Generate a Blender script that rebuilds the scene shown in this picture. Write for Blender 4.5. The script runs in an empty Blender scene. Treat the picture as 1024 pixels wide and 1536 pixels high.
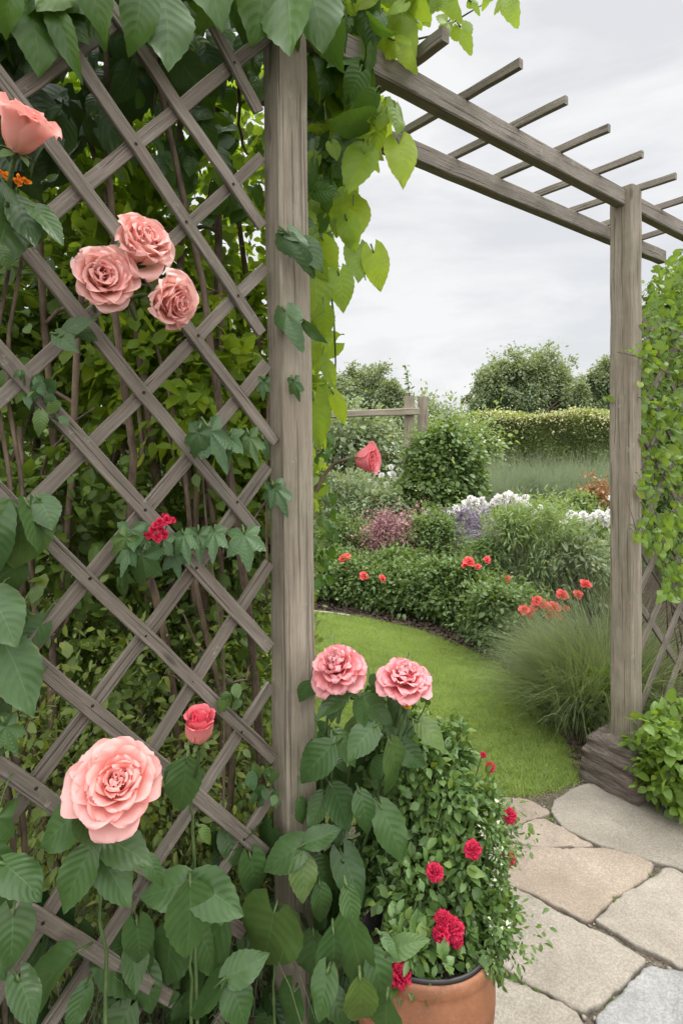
import bpy, math, random
import numpy as np
PI = math.pi
rng = np.random.default_rng(7)
random.seed(7)
scene = bpy.context.scene
COL = scene.collection
F, CX, HY, CH = 835.0, 512.0, 654.0, 1.5      # focal length in photo pixels, vanishing column, horizon row, eye height

def at(px, py, d):
    return np.array([(px - CX) / F * d, d, CH + (HY - py) / F * d])
def ground(px, py, z=0.0):
    return at(px, py, (CH - z) * F / (py - HY))
def level(px, py, z):
    return at(px, py, (z - CH) * F / (HY - py))
def nrm(v):
    v = np.asarray(v, float)
    return v / np.maximum(np.linalg.norm(v, axis=-1, keepdims=True), 1e-9)

# ------------------------------------------------------------------ mesh accumulator
class Acc:
    def __init__(s):
        s.V, s.L, s.T, s.UV, s.C, s.M, s.n = [], [], [], [], [], [], 0
    def add(s, V, L, T, UV=None, C=None, m=0):
        V = np.asarray(V, float).reshape(-1, 3); L = np.asarray(L, int).ravel(); T = np.asarray(T, int).ravel()
        s.V.append(V); s.L.append(L + s.n); s.T.append(T)
        s.UV.append(np.zeros((len(L), 2)) if UV is None else np.asarray(UV, float).reshape(-1, 2))
        c = np.zeros((len(V), 4)); c[:, 3] = 1
        if C is not None:
            C = np.asarray(C, float)
            if C.ndim == 1: c[:, :len(C)] = C
            else: c[:, :C.shape[1]] = C
        s.C.append(c); s.M.append(np.full(len(T), m, int)); s.n += len(V)
        return s
    def faces(s, V, faces, uvs=None, C=None, m=0):
        L = [i for f in faces for i in f]; T = [len(f) for f in faces]
        UV = None if uvs is None else np.asarray(uvs)[L]
        return s.add(V, L, T, UV, C, m)
    def grid(s, P, uv=None, C=None, m=0, closed=False):
        nu, nv = P.shape[:2]
        i = np.arange(nu * nv).reshape(nu, nv)
        if closed: i = np.concatenate([i, i[:, :1]], 1)
        q = np.stack([i[:-1, :-1], i[1:, :-1], i[1:, 1:], i[:-1, 1:]], -1).reshape(-1, 4)
        UV = None
        if uv is not None: UV = uv.reshape(-1, 2)[q.ravel()]
        cc = None if C is None else (np.asarray(C) if np.ndim(C) == 1 else np.asarray(C).reshape(nu * nv, -1))
        return s.add(P.reshape(-1, 3), q.ravel(), np.full(len(q), 4), UV, cc, m)
    def build(s, name, mats, parent=None, smooth=True):
        V = np.concatenate(s.V); L = np.concatenate(s.L); T = np.concatenate(s.T)
        UV = np.concatenate(s.UV); C = np.concatenate(s.C); M = np.concatenate(s.M)
        if parent is not None: V = V - np.array(parent.location)
        me = bpy.data.meshes.new(name)
        me.vertices.add(len(V)); me.vertices.foreach_set('co', V.ravel().astype(np.float32))
        me.loops.add(len(L)); me.loops.foreach_set('vertex_index', L.astype(np.int32))
        me.polygons.add(len(T))
        me.polygons.foreach_set('loop_start', np.concatenate([[0], np.cumsum(T)[:-1]]).astype(np.int32))
        me.polygons.foreach_set('loop_total', T.astype(np.int32))
        mats = mats if isinstance(mats, (list, tuple)) else [mats]
        for m in mats: me.materials.append(m)
        me.polygons.foreach_set('material_index', M.astype(np.int32))
        me.polygons.foreach_set('use_smooth', np.full(len(T), bool(smooth)))
        uvl = me.uv_layers.new(name='UVMap'); uvl.data.foreach_set('uv', UV.ravel().astype(np.float32))
        ca = me.color_attributes.new('Col', 'FLOAT_COLOR', 'POINT'); ca.data.foreach_set('color', C.ravel().astype(np.float32))
        me.update(calc_edges=True); me.validate()
        o = bpy.data.objects.new(name, me); COL.objects.link(o)
        if parent is not None: o.parent = parent
        return o

def thing(name, label, cat, loc, group=None, kind=None):
    o = bpy.data.objects.new(name, None); COL.objects.link(o); o.location = [float(x) for x in loc]
    o.empty_display_size = 0.05
    return tag(o, label, cat, group, kind)
def tag(o, label=None, cat=None, group=None, kind=None):
    if label: o['label'] = label
    if cat: o['category'] = cat
    if group: o['group'] = group
    if kind: o['kind'] = kind
    return o
def copy_part(o, parent, loc=None, scale=None, rot=None):
    c = o.copy(); COL.objects.link(c); c.parent = parent
    if loc is not None: c.location = [float(v) for v in (np.asarray(loc) - np.array(parent.location))]
    if scale is not None: c.scale = (scale,) * 3
    if rot is not None: c.rotation_euler = rot
    return c
def copy_tree(o, parent=None):
    c = o.copy(); COL.objects.link(c); c.parent = parent
    for ch in [x for x in scene.objects if x.parent == o]: copy_tree(ch, c)
    return c

# ------------------------------------------------------------------ node helpers
class NT:
    def __init__(s, name):
        s.mat = bpy.data.materials.new(name); s.mat.use_nodes = True
        s.t = s.mat.node_tree; s.t.nodes.clear()
        s.out = s.n('ShaderNodeOutputMaterial')
    def n(s, typ, **kw):
        nd = s.t.nodes.new(typ)
        for k, v in kw.items():
            if k.startswith('i_'):
                key = k[2:]; key = int(key) if key.isdigit() else key.replace('_', ' ')
                s.set(nd.inputs[key], v)
            else: setattr(nd, k, v)
        return nd
    def set(s, inp, v):
        if isinstance(v, bpy.types.NodeSocket): s.t.links.new(v, inp)
        elif isinstance(v, bpy.types.Node): s.t.links.new(v.outputs[0], inp)
        else:
            if hasattr(inp.default_value, '__len__') and not hasattr(v, '__len__'): v = (v, v, v, 1)[:len(inp.default_value)]
            if hasattr(v, '__len__') and len(v) == 3 and len(inp.default_value) == 4: v = (*v, 1)
            inp.default_value = v
    def math(s, op, a, b=0.0, c=0.0, clamp=False):
        nd = s.n('ShaderNodeMath', operation=op, use_clamp=clamp)
        s.set(nd.inputs[0], a); s.set(nd.inputs[1], b); s.set(nd.inputs[2], c); return nd.outputs[0]
    def mix(s, f, a, b, blend='MIX'):
        nd = s.n('ShaderNodeMix', data_type='RGBA', blend_type=blend, clamp_factor=True)
        s.set(nd.inputs[0], f); s.set(nd.inputs[6], a); s.set(nd.inputs[7], b); return nd.outputs[2]
    def noise(s, vec, scale, detail=4, rough=0.6, dist=0.0):
        nd = s.n('ShaderNodeTexNoise'); s.set(nd.inputs['Vector'], vec)
        nd.inputs['Scale'].default_value = scale; nd.inputs['Detail'].default_value = detail
        nd.inputs['Roughness'].default_value = rough; nd.inputs['Distortion'].default_value = dist
        return nd.outputs[0]
    def ramp(s, f, stops):
        nd = s.n('ShaderNodeValToRGB'); s.set(nd.inputs[0], f); e = nd.color_ramp.elements
        while len(e) < len(stops): e.new(0.5)
        for k, (p, c) in enumerate(stops):
            e[k].position = p; e[k].color = (*c, 1) if hasattr(c, '__len__') else (c, c, c, 1)
        return nd.outputs[0]
    def map(s, vec, scale=(1, 1, 1), loc=(0, 0, 0)):
        nd = s.n('ShaderNodeMapping'); s.set(nd.inputs['Vector'], vec)
        nd.inputs['Scale'].default_value = scale; nd.inputs['Location'].default_value = loc; return nd.outputs[0]
    def maprange(s, v, a, b, c=0.0, d=1.0, smooth=False):
        nd = s.n('ShaderNodeMapRange'); nd.interpolation_type = 'SMOOTHSTEP' if smooth else 'LINEAR'
        s.set(nd.inputs[0], v)
        for k, x in enumerate((a, b, c, d)): nd.inputs[k + 1].default_value = x
        return nd.outputs[0]
    def bump(s, h, strength, dist):
        nd = s.n('ShaderNodeBump'); nd.inputs['Strength'].default_value = strength
        nd.inputs['Distance'].default_value = dist; s.set(nd.inputs['Height'], h); return nd.outputs[0]
    def principled(s, col, rough=0.6, normal=None, spec=0.5, **kw):
        nd = s.n('ShaderNodeBsdfPrincipled'); s.set(nd.inputs['Base Color'], col); s.set(nd.inputs['Roughness'], rough)
        s.set(nd.inputs['Specular IOR Level'], spec)
        if normal is not None: s.set(nd.inputs['Normal'], normal)
        for k, v in kw.items(): s.set(nd.inputs[k], v)
        return nd
    def done(s, sh):
        s.t.links.new(sh.outputs[0] if isinstance(sh, bpy.types.Node) else sh, s.out.inputs['Surface']); return s.mat

def leaf_mat(name, dark, light, trans=0.35, rough=0.45, veins=0.0, tcol=None, spec=0.4, spots=True):
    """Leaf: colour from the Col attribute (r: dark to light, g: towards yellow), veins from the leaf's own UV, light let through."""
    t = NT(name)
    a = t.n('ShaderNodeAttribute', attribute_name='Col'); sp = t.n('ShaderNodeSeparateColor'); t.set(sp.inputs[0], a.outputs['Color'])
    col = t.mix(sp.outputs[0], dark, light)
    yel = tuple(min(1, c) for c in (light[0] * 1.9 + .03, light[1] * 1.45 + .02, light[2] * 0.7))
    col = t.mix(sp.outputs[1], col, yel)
    normal = None
    if veins > 0:
        uv = t.n('ShaderNodeUVMap', uv_map='UVMap'); s2 = t.n('ShaderNodeSeparateXYZ'); t.set(s2.inputs[0], uv)
        A = t.math('ABSOLUTE', t.math('MULTIPLY_ADD', s2.outputs[0], 2.0, -1.0))
        m = t.math('SUBTRACT', s2.outputs[1], t.math('MULTIPLY', t.math('POWER', A, 1.25), 0.30))
        fr = t.math('PINGPONG', t.math('MULTIPLY', m, 7.0), 0.5)
        lat = t.maprange(fr, 0.0, 0.045, 1.0, 0.0, True)
        lat = t.math('MULTIPLY', lat, t.maprange(A, 0.1, 0.95, 1.0, 0.25))
        mid = t.maprange(A, 0.0, 0.05, 1.0, 0.0, True)
        vein = t.math('MAXIMUM', t.math('MULTIPLY', lat, 0.75), mid)
        fine = t.noise(t.map(uv, (1, 1, 1)), 28, 3, 0.6)
        col = t.mix(t.math('MULTIPLY', vein, veins), col, tuple(min(1, c * 1.9 + .03) for c in light))
        col = t.mix(t.maprange(fine, .35, .7, 0, .3), col, tuple(c * .55 for c in dark))
        quilt = t.maprange(fr, 0.0, 0.5, 0.0, .5, True)
        h = t.math('ADD', t.math('SUBTRACT', quilt, t.math('MULTIPLY', vein, 0.35)), t.math('MULTIPLY', fine, 0.25))
        normal = t.bump(h, 0.2, 0.005)
    if spots:
        g = t.n('ShaderNodeNewGeometry')
        ns = t.noise(g.outputs['Position'], 45, 2)
        col = t.mix(t.maprange(ns, .35, .7, .35, 0), col, tuple(c * .5 for c in dark))
        back = g.outputs['Backfacing']
        col = t.mix(t.math('MULTIPLY', back, .35), col, tuple(min(1, c * 1.3 + .012) for c in light))
    if veins > 0:
        g2 = t.n('ShaderNodeNewGeometry')
        bl = t.maprange(t.noise(g2.outputs['Position'], 38, 5, .7), .66, .73, 0, .8)
        edge_ = t.maprange(t.math('ADD', t.math('POWER', A, 3.0), t.math('MULTIPLY', t.noise(g2.outputs['Position'], 16, 4, .7), 1.6)), 1.86, 2.05, 0, .75)
        col = t.mix(t.math('MAXIMUM', bl, edge_), col, (.16, .13, .045))
    p = t.principled(col, rough, normal, spec)
    tr = t.n('ShaderNodeBsdfTranslucent')
    tc = t.mix(0.6, col, tcol if tcol else tuple(min(1, c) for c in (light[0] * 2.6 + .04, light[1] * 2.3 + .05, light[2] * .9)))
    t.set(tr.inputs[0], tc)
    if normal is not None: t.set(tr.inputs[1], normal)
    mx = t.n('ShaderNodeMixShader'); mx.inputs[0].default_value = trans
    t.t.links.new(p.outputs[0], mx.inputs[1]); t.t.links.new(tr.outputs[0], mx.inputs[2])
    return t.done(mx)

def petal_mat(name, inner, outer, edge, trans=0.3, edge_amt=0.5):
    t = NT(name)
    a = t.n('ShaderNodeAttribute', attribute_name='Col'); sp = t.n('ShaderNodeSeparateColor'); t.set(sp.inputs[0], a.outputs['Color'])
    col = t.mix(t.math('POWER', sp.outputs[0], 1.8), inner, outer)
    col = t.mix(t.math('MULTIPLY', t.math('POWER', sp.outputs[1], 3.0), edge_amt), col, edge)
    col = t.mix(t.math('MULTIPLY', t.math('POWER', t.math('SUBTRACT', 1.0, sp.outputs[1]), 2.5), .5), col, (outer[0] * .95, outer[1] * .9 + .08, outer[2] * .55))
    uv = t.n('ShaderNodeUVMap', uv_map='UVMap')
    st = t.noise(t.map(uv, (16, 1.2, 1)), 3.0, 3)
    col = t.mix(t.maprange(st, .35, .7, 0, .15), col, tuple(c * f for c, f in zip(inner, (.95, .75, .75))))
    col = t.mix(t.math('MULTIPLY', sp.outputs[2], .5), col, tuple(c * .92 for c in outer))
    p = t.principled(col, .5, t.bump(st, .25, .003), .25)
    tr = t.n('ShaderNodeBsdfTranslucent'); t.set(tr.inputs[0], col)
    mx = t.n('ShaderNodeMixShader'); mx.inputs[0].default_value = trans
    t.t.links.new(p.outputs[0], mx.inputs[1]); t.t.links.new(tr.outputs[0], mx.inputs[2])
    return t.done(mx)

def wood_mat(name, dark, mid, light, green=0.0, warm=0.0):
    """Weathered timber: the grain runs along the UV's u, so each board carries its own."""
    t = NT(name)
    uv = t.n('ShaderNodeUVMap', uv_map='UVMap')
    big = t.noise(t.map(uv, (2.2, 9, 1)), 1.6, 4, .6, .5)
    gr = t.noise(t.map(uv, (3.0, 90, 1)), 2.2, 5, .65, .25)
    fib = t.noise(t.map(uv, (9, 420, 1)), 1.8, 3, .6)
    crack = t.maprange(t.noise(t.map(uv, (1.3, 55, 1), (7, 3, 0)), 2.0, 2, .5, .6), .60, .68, 0, 1, True)
    col = t.ramp(t.math('ADD', t.math('MULTIPLY', big, .45), t.math('MULTIPLY', gr, .55)), [(.3, dark), (.5, mid), (.72, light)])
    col = t.mix(t.maprange(fib, .35, .7, 0, .45), col, dark)
    col = t.mix(t.math('MULTIPLY', crack, .55), col, tuple(c * .35 for c in dark))
    vo = t.n('ShaderNodeTexVoronoi'); t.set(vo.inputs['Vector'], t.map(uv, (3.2, 14, 1))); vo.inputs['Scale'].default_value = 1.0
    knot = t.maprange(vo.outputs['Distance'], .04, .12, 1, 0, True)
    col = t.mix(t.math('MULTIPLY', knot, .7), col, tuple(c * .45 for c in dark))
    g = t.n('ShaderNodeNewGeometry')
    alg = t.maprange(t.noise(g.outputs['Position'], 5.5, 5, .7), .48, .7, 0, 1)
    if green: col = t.mix(t.math('MULTIPLY', alg, green), col, (.085, .105, .055))
    if warm: col = t.mix(t.math('MULTIPLY', t.maprange(t.noise(g.outputs['Position'], 4, 3), .45, .65, 0, 1), warm), col, (.17, .12, .095))
    st = t.maprange(t.noise(t.map(uv, (1.1, 22, 1), (3, 9, 0)), 1.5, 4, .6), .52, .68, 0, .5)
    col = t.mix(st, col, tuple(c * .5 for c in mid))
    lich = t.maprange(t.noise(g.outputs['Position'], 26, 5, .75), .62, .70, 0, .55)
    col = t.mix(lich, col, (.34, .35, .28))
    h = t.math('SUBTRACT', t.math('ADD', t.math('MULTIPLY', gr, .6), t.math('MULTIPLY', fib, .4)), t.math('MULTIPLY', crack, .9))
    return t.done(t.principled(col, .82, t.bump(h, .75, .004), .25))

def stone_mat(name, a, b, c, stain=(.10, .095, .085)):
    t = NT(name)
    oi = t.n('ShaderNodeObjectInfo'); tc = t.n('ShaderNodeTexCoord')
    va = t.n('ShaderNodeVectorMath', operation='ADD'); t.set(va.inputs[0], tc.outputs['Object'])
    cb = t.n('ShaderNodeCombineXYZ'); t.set(cb.inputs[0], t.math('MULTIPLY', oi.outputs['Random'], 31.0)); t.set(va.inputs[1], cb)
    P = va.outputs[0]
    n1 = t.noise(P, 2.2, 5, .62, .3); n2 = t.noise(P, 14, 6, .75); n3 = t.noise(P, 130, 4, .75); n4 = t.noise(P, 420, 2, .6)
    col = t.ramp(n1, [(.32, a), (.5, b), (.68, c)])
    col = t.mix(t.maprange(n2, .38, .68, .0, .55), col, tuple(x * .62 for x in b))
    col = t.mix(t.maprange(n3, .42, .62, .45, 0), col, tuple(x * .5 for x in a))
    col = t.mix(t.maprange(n4, .55, .75, 0, .35), col, tuple(min(1, x * 1.45) for x in c))
    col = t.mix(t.maprange(t.noise(P, 6, 6, .8, .8), .58, .72, 0, .6), col, stain)
    at_ = t.n('ShaderNodeAttribute', attribute_name='Col'); sp = t.n('ShaderNodeSeparateColor'); t.set(sp.inputs[0], at_.outputs['Color'])
    edge = t.math('MULTIPLY', sp.outputs[0], t.maprange(n2, .3, .6, .3, 1.0))
    col = t.mix(t.math('MULTIPLY', edge, .6), col, (.055, .048, .036))
    h = t.math('ADD', t.math('MULTIPLY', n2, .6), t.math('ADD', t.math('MULTIPLY', n3, .35), t.math('MULTIPLY', n4, .12)))
    return t.done(t.principled(col, .88, t.bump(h, .6, .012), .25))

# ------------------------------------------------------------------ materials
M = {}
M['wood'] = wood_mat('weathered_wood', (.155, .13, .094), (.30, .258, .196), (.45, .40, .32), .32, .15)
M['wood_dark'] = wood_mat('weathered_lattice_wood', (.080, .066, .051), (.19, .162, .130), (.345, .307, .258), .15, .2)
M['wood_beam'] = wood_mat('weathered_beam_wood', (.145, .124, .10), (.27, .238, .198), (.41, .37, .32), .35, .10)
M['stone_a'] = stone_mat('grey_sandstone', (.24, .21, .166), (.345, .305, .248), (.44, .395, .328))
M['stone_b'] = stone_mat('pink_sandstone', (.26, .208, .158), (.36, .292, .226), (.44, .365, .29))
M['stone_c'] = stone_mat('blue_grey_stone', (.21, .205, .19), (.32, .315, .30), (.42, .415, .40))
M['leaf_big'] = leaf_mat('big_vine_leaf', (.008, .027, .007), (.050, .106, .026), .15, .36, .62, None, .32)
M['leaf_top'] = leaf_mat('canopy_leaf', (.010, .034, .006), (.060, .138, .020), .34, .36, .58)
M['leaf_bright'] = leaf_mat('backlit_vine_leaf', (.075, .145, .014), (.21, .33, .028), .55, .45, .18, (.55, .72, .04))
M['leaf_lobed'] = leaf_mat('lobed_leaf', (.010, .034, .010), (.050, .106, .032), .16, .38, .58, None, .32)
M['leaf_fill'] = leaf_mat('hedge_leaf', (.010, .027, .005), (.105, .175, .032), .40, .42)
M['leaf_yg'] = leaf_mat('yellow_green_leaf', (.03, .07, .008), (.21, .31, .034), .55, .45, 0, (.6, .8, .06))
M['leaf_fine'] = leaf_mat('fine_leaf', (.034, .064, .018), (.22, .30, .09), .42, .5)
M['leaf_rose'] = leaf_mat('rose_shrub_leaf', (.020, .046, .012), (.125, .20, .060), .28, .45)
M['leaf_pot'] = leaf_mat('pot_plant_leaf', (.012, .036, .009), (.105, .185, .048), .28, .40)
M['leaf_grey'] = leaf_mat('grey_green_leaf', (.075, .105, .060), (.20, .26, .155), .3, .6)
M['leaf_feather'] = leaf_mat('feathery_leaf', (.060, .105, .035), (.19, .27, .10), .35, .55)
M['leaf_lime'] = leaf_mat('lime_leaf', (.04, .09, .013), (.14, .235, .036), .4, .45)
M['leaf_burg'] = leaf_mat('burgundy_leaf', (.13, .06, .065), (.40, .215, .235), .3, .55, 0, (.45, .22, .24))
M['leaf_lav'] = leaf_mat('lavender_spike', (.11, .09, .12), (.28, .24, .31), .25, .6, 0, (.3, .25, .35))
M['leaf_hedge'] = leaf_mat('clipped_hedge_leaf', (.030, .060, .019), (.20, .26, .095), .28, .5)
M['leaf_cream'] = leaf_mat('cream_hedge_blossom', (.25, .28, .13), (.52, .52, .31), .3, .6, 0, (.6, .6, .35))
M['leaf_tree'] = leaf_mat('tree_leaf', (.055, .082, .045), (.19, .245, .135), .3, .55)  # distance haze put into the paler leaf colour
M['grass'] = leaf_mat('lawn_blade', (.080, .135, .035), (.30, .405, .14), .42, .5)
M['reed'] = leaf_mat('ornamental_grass_blade', (.075, .11, .055), (.25, .31, .185), .35, .5, 0, (.36, .44, .26))
M['bluegrass'] = leaf_mat('blue_grey_grass_blade', (.050, .080, .038), (.22, .29, .155), .3, .5)
M['leaf_rust'] = leaf_mat('rust_leaf', (.10, .075, .03), (.34, .19, .09), .35, .55, 0, (.5, .25, .1))
M['white'] = petal_mat('white_petal', (.78, .76, .70), (.82, .81, .79), (.85, .84, .84), .3)
M['coral'] = petal_mat('coral_petal', (.75, .035, .04), (.85, .12, .12), (.85, .20, .18), .25)
M['crimson'] = petal_mat('crimson_petal', (.42, .004, .03), (.58, .012, .07), (.72, .05, .12), .22)
M['orange'] = petal_mat('orange_petal', (.8, .14, .01), (.85, .30, .02), (.85, .45, .05), .3)
M['yellow'] = petal_mat('yellow_petal', (.85, .30, .02), (.85, .62, .05), (.85, .70, .12), .3)
M['rose_hero'] = petal_mat('coral_pink_petal', (.88, .22, .16), (.90, .53, .49), (.92, .56, .53), .36, .5)
M['rose_pale'] = petal_mat('pale_pink_petal', (.95, .45, .37), (.97, .70, .62), (.95, .45, .45), .38, .5)
M['rose_coral'] = petal_mat('warm_coral_petal', (.90, .30, .24), (.93, .48, .40), (.90, .34, .33), .35, .4)
M['rose_pink'] = petal_mat('strong_pink_petal', (.82, .14, .16), (.89, .35, .37), (.92, .66, .66), .35, .7)
M['rose_hot'] = petal_mat('hot_pink_petal', (.82, .14, .18), (.88, .30, .32), (.88, .42, .44), .38, .4)
M['rose_bud'] = petal_mat('pink_bud_petal', (.75, .05, .11), (.82, .33, .30), (.76, .05, .13), .3, .7)

def simple_bark(name, a, b, scale=30):
    t = NT(name); g = t.n('ShaderNodeNewGeometry')
    n = t.noise(t.map(g.outputs['Position'], (1, 1, .3)), scale, 6, .7)
    return t.done(t.principled(t.ramp(n, [(.35, a), (.65, b)]), .85, t.bump(n, .6, .01), .2))
M['bark'] = simple_bark('bark', (.05, .035, .024), (.20, .145, .10))
M['stem'] = simple_bark('green_stem', (.05, .085, .025), (.11, .16, .055), 60)
M['screw'] = simple_bark('rusty_screw', (.02, .014, .01), (.05, .035, .025), 200)

def soil_mat():
    t = NT('soil'); g = t.n('ShaderNodeNewGeometry'); P = g.outputs['Position']
    n1 = t.noise(P, 2.5, 5, .65); n2 = t.noise(P, 40, 6, .75); n3 = t.noise(P, 160, 3, .7)
    col = t.ramp(n2, [(.3, (.022, .016, .012)), (.5, (.06, .045, .034)), (.72, (.12, .092, .07))])
    col = t.mix(t.maprange(n1, .45, .65, 0, .5), col, (.05, .035, .026))
    far = t.n('ShaderNodeSeparateXYZ'); t.set(far.inputs[0], P)
    col = t.mix(t.maprange(far.outputs[1], 8, 14, 0, 1), col, t.ramp(n1, [(.3, (.035, .06, .02)), (.7, (.08, .11, .04))]))
    h = t.math('ADD', n2, t.math('MULTIPLY', n3, .5))
    return t.done(t.principled(col, .95, t.bump(h, .9, .03), .1))
def grit_mat():
    t = NT('path_grit'); g = t.n('ShaderNodeNewGeometry'); P = g.outputs['Position']
    n2 = t.noise(P, 55, 6, .8); n3 = t.noise(P, 260, 3, .7); n1 = t.noise(P, 7, 4)
    vo = t.n('ShaderNodeTexVoronoi'); t.set(vo.inputs['Vector'], P); vo.inputs['Scale'].default_value = 150
    col = t.ramp(n2, [(.28, (.06, .048, .034)), (.5, (.15, .122, .088)), (.72, (.28, .24, .185))])
    col = t.mix(.35, col, t.ramp(vo.outputs['Color'], [(.2, (.07, .055, .04)), (.8, (.30, .26, .21))]))
    col = t.mix(t.maprange(n1, .5, .68, 0, .65), col, (.05, .06, .022))
    h = t.math('SUBTRACT', t.math('ADD', n2, t.math('MULTIPLY', n3, .4)), t.math('MULTIPLY', vo.outputs['Distance'], .6))
    return t.done(t.principled(col, .95, t.bump(h, 1.0, .012), .1))
def turf_mat():
    t = NT('turf'); g = t.n('ShaderNodeNewGeometry'); P = g.outputs['Position']
    n = t.noise(P, 3, 4); n2 = t.noise(P, 70, 5, .7)
    col = t.mix(t.maprange(n2, .3, .7), (.07, .122, .022), (.17, .26, .058))
    col = t.mix(t.maprange(n, .4, .65, 0, .5), col, (.10, .14, .03))
    return t.done(t.principled(col, .9, t.bump(n2, .8, .02), .1))
def terracotta_mat():
    t = NT('terracotta'); tc = t.n('ShaderNodeTexCoord'); P = tc.outputs['Object']
    n = t.noise(P, 6, 6, .7); n2 = t.noise(P, 90, 4, .7); n3 = t.noise(t.map(P, (1, 1, 12)), 3, 4)
    col = t.ramp(n, [(.3, (.16, .06, .027)), (.52, (.245, .10, .046)), (.75, (.33, .16, .088))])
    col = t.mix(t.maprange(n3, .5, .7, 0, .35), col, (.20, .085, .045))
    col = t.mix(t.maprange(n2, .55, .75, 0, .3), col, (.40, .27, .19))
    return t.done(t.principled(col, .62, t.bump(n2, .25, .003), .4))
def base_stone_mat():
    t = NT('weathered_block'); tc = t.n('ShaderNodeTexCoord'); P = tc.outputs['Object']
    n = t.noise(t.map(P, (6, 6, 55)), 1.6, 6, .75, .8); n2 = t.noise(P, 60, 5, .7)
    col = t.ramp(n, [(.3, (.075, .06, .05)), (.5, (.19, .155, .13)), (.72, (.35, .30, .26))])
    return t.done(t.principled(col, .9, t.bump(t.math('ADD', n, t.math('MULTIPLY', n2, .3)), 1.0, .03), .15))
M['soil'] = soil_mat(); M['grit'] = grit_mat(); M['turf'] = turf_mat(); M['terracotta'] = terracotta_mat(); M['block'] = base_stone_mat()
def plain(name, c, rough=.6):
    t = NT(name); g = t.n('ShaderNodeNewGeometry'); n = t.noise(g.outputs['Position'], 40, 4)
    return t.done(t.principled(t.mix(n, tuple(x * .7 for x in c), tuple(min(1, x * 1.25) for x in c)), rough))
M['liner'] = plain('dark_liner', (.035, .033, .034), .55)
M['chip'] = plain('bark_chip', (.075, .05, .035), .9)
M['pebble'] = plain('pebble', (.26, .225, .18), .85)
M['edging'] = plain('pale_edging', (.4, .38, .34), .85)

# ------------------------------------------------------------------ leaf templates: tip along +Y, length 1, normal +Z
def tmpl_leaf(nv=12, nu=4, W=.36, fold=.18, droop=.25, curl=.15, serr=.03, heart=.18, quilt=.012, peak=.38, tip=1.15, wave=.02, seed=0):
    r = np.random.default_rng(seed)
    v = np.linspace(0, 1, nv + 1)[:, None]; u = np.linspace(-1, 1, 2 * nu + 1)[None, :]
    p = peak / (1 - peak) * tip
    w = ((v + .012) ** p) * ((1 - v) ** tip); w = w / w.max() * W
    tooth = np.where((np.arange(nv + 1) % 2) == 1, 1.0, 0.0)[:, None] * serr * np.sin(np.pi * v) ** .3
    x = u * (w + tooth * np.abs(u) ** 4)
    y = v - heart * np.abs(u) ** 1.3 * (1 - v) ** 4 + 0 * u
    ph = r.uniform(0, 6, 3)
    z = fold * np.abs(x) - curl * x * x * 2 - droop * v * v + quilt * np.sin(2 * PI * 7 * (v - .30 * np.abs(u) ** 1.25)) * np.abs(u) * (1.1 - np.abs(u)) * 2
    z = z + wave * np.sin(v * 9 + ph[0]) * u * np.abs(u) + wave * .8 * np.sin(v * 14 + ph[1]) * u * u
    x = x + .05 * np.sin(v * 3 + ph[2]) * v
    P = np.stack([x + 0 * v, y, z], -1)
    uv = np.stack([u * .5 + .5 + 0 * v, v + 0 * u], -1)
    a = Acc().grid(P, uv)
    return a.V[0], a.L[0], a.T[0], a.UV[0]
def tmpl_lobed(lobes=5, nr=6, na=48, depth=.42, droop=.25, seed=0, cup=.12):
    r = np.random.default_rng(seed)
    th = np.linspace(-2.55, 2.55, na + 1)[None, :]; rr = np.linspace(0.02, 1, nr + 1)[:, None]
    step = 5.1 / lobes * .98
    k = np.abs(((th / step + .5) % 1) - .5) * 2
    lobelen = 1 - .42 * (np.abs(th) / 2.55) ** 1.3
    rad = lobelen * (1 - depth * k ** .85) + .02 * np.where(np.arange(na + 1) % 2 == 1, 1, -1)[None, :]
    x = rr * rad * np.sin(th) * .62; y = rr * rad * np.cos(th) * .9 + .1
    ph = r.uniform(0, 6, 2)
    z = cup * (1 - k) * -rr * .5 + .06 * rr - droop * (rr * rad) ** 2 * .8 + .025 * np.sin(th * 3 + ph[0]) * rr ** 2
    P = np.stack([x, y, z + 0 * th], -1)
    sgn = np.sign(((th / step + .5) % 1) - .5)
    uv = np.stack([.5 + .5 * sgn * k + 0 * rr, rr + 0 * th], -1)
    a = Acc().grid(P, uv); return a.V[0], a.L[0], a.T[0], a.UV[0]
def tmpl_small(W=.28, fold=.3, droop=.2, n=3, peak=.45):
    return tmpl_leaf(n, 1, W, fold, droop, 0, 0, 0, 0, peak, .9, 0)
def flip(t):                                    # leaf template winding so that +Z is the upper face
    V, L, T, UV = t
    return t
HERO = [tmpl_leaf(16, 4, W=w, fold=f, droop=d, seed=k, serr=.022, heart=h, quilt=.003)
        for k, (w, f, d, h) in enumerate([(.36, .22, .30, .14), (.32, .30, .18, .10), (.39, .12, .45, .18), (.34, .25, .06, .12), (.30, .34, .36, .08), (.41, .06, .22, .20), (.35, .18, .62, .14)])]
HEART = [tmpl_leaf(16, 4, W=w, fold=f, droop=d, seed=k + 9, serr=.02, heart=.30, quilt=.0035, peak=.30, tip=1.0)
         for k, (w, f, d) in enumerate([(.44, .20, .30), (.46, .12, .18), (.42, .28, .40)])]
LOBED = [tmpl_lobed(5, droop=d, seed=k, depth=dp) for k, (d, dp) in enumerate([(.3, .42), (.5, .36), (.15, .46)])]
LOB3 = [tmpl_lobed(3, 5, 36, depth=.34, droop=d, seed=k + 4) for k, d in enumerate([.3, .5])]
MED = [tmpl_leaf(7, 2, W=w, fold=f, droop=d, serr=.03, heart=.12, quilt=0, seed=k) for k, (w, f, d) in enumerate([(.34, .25, .3), (.38, .15, .15), (.30, .35, .45)])]
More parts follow.
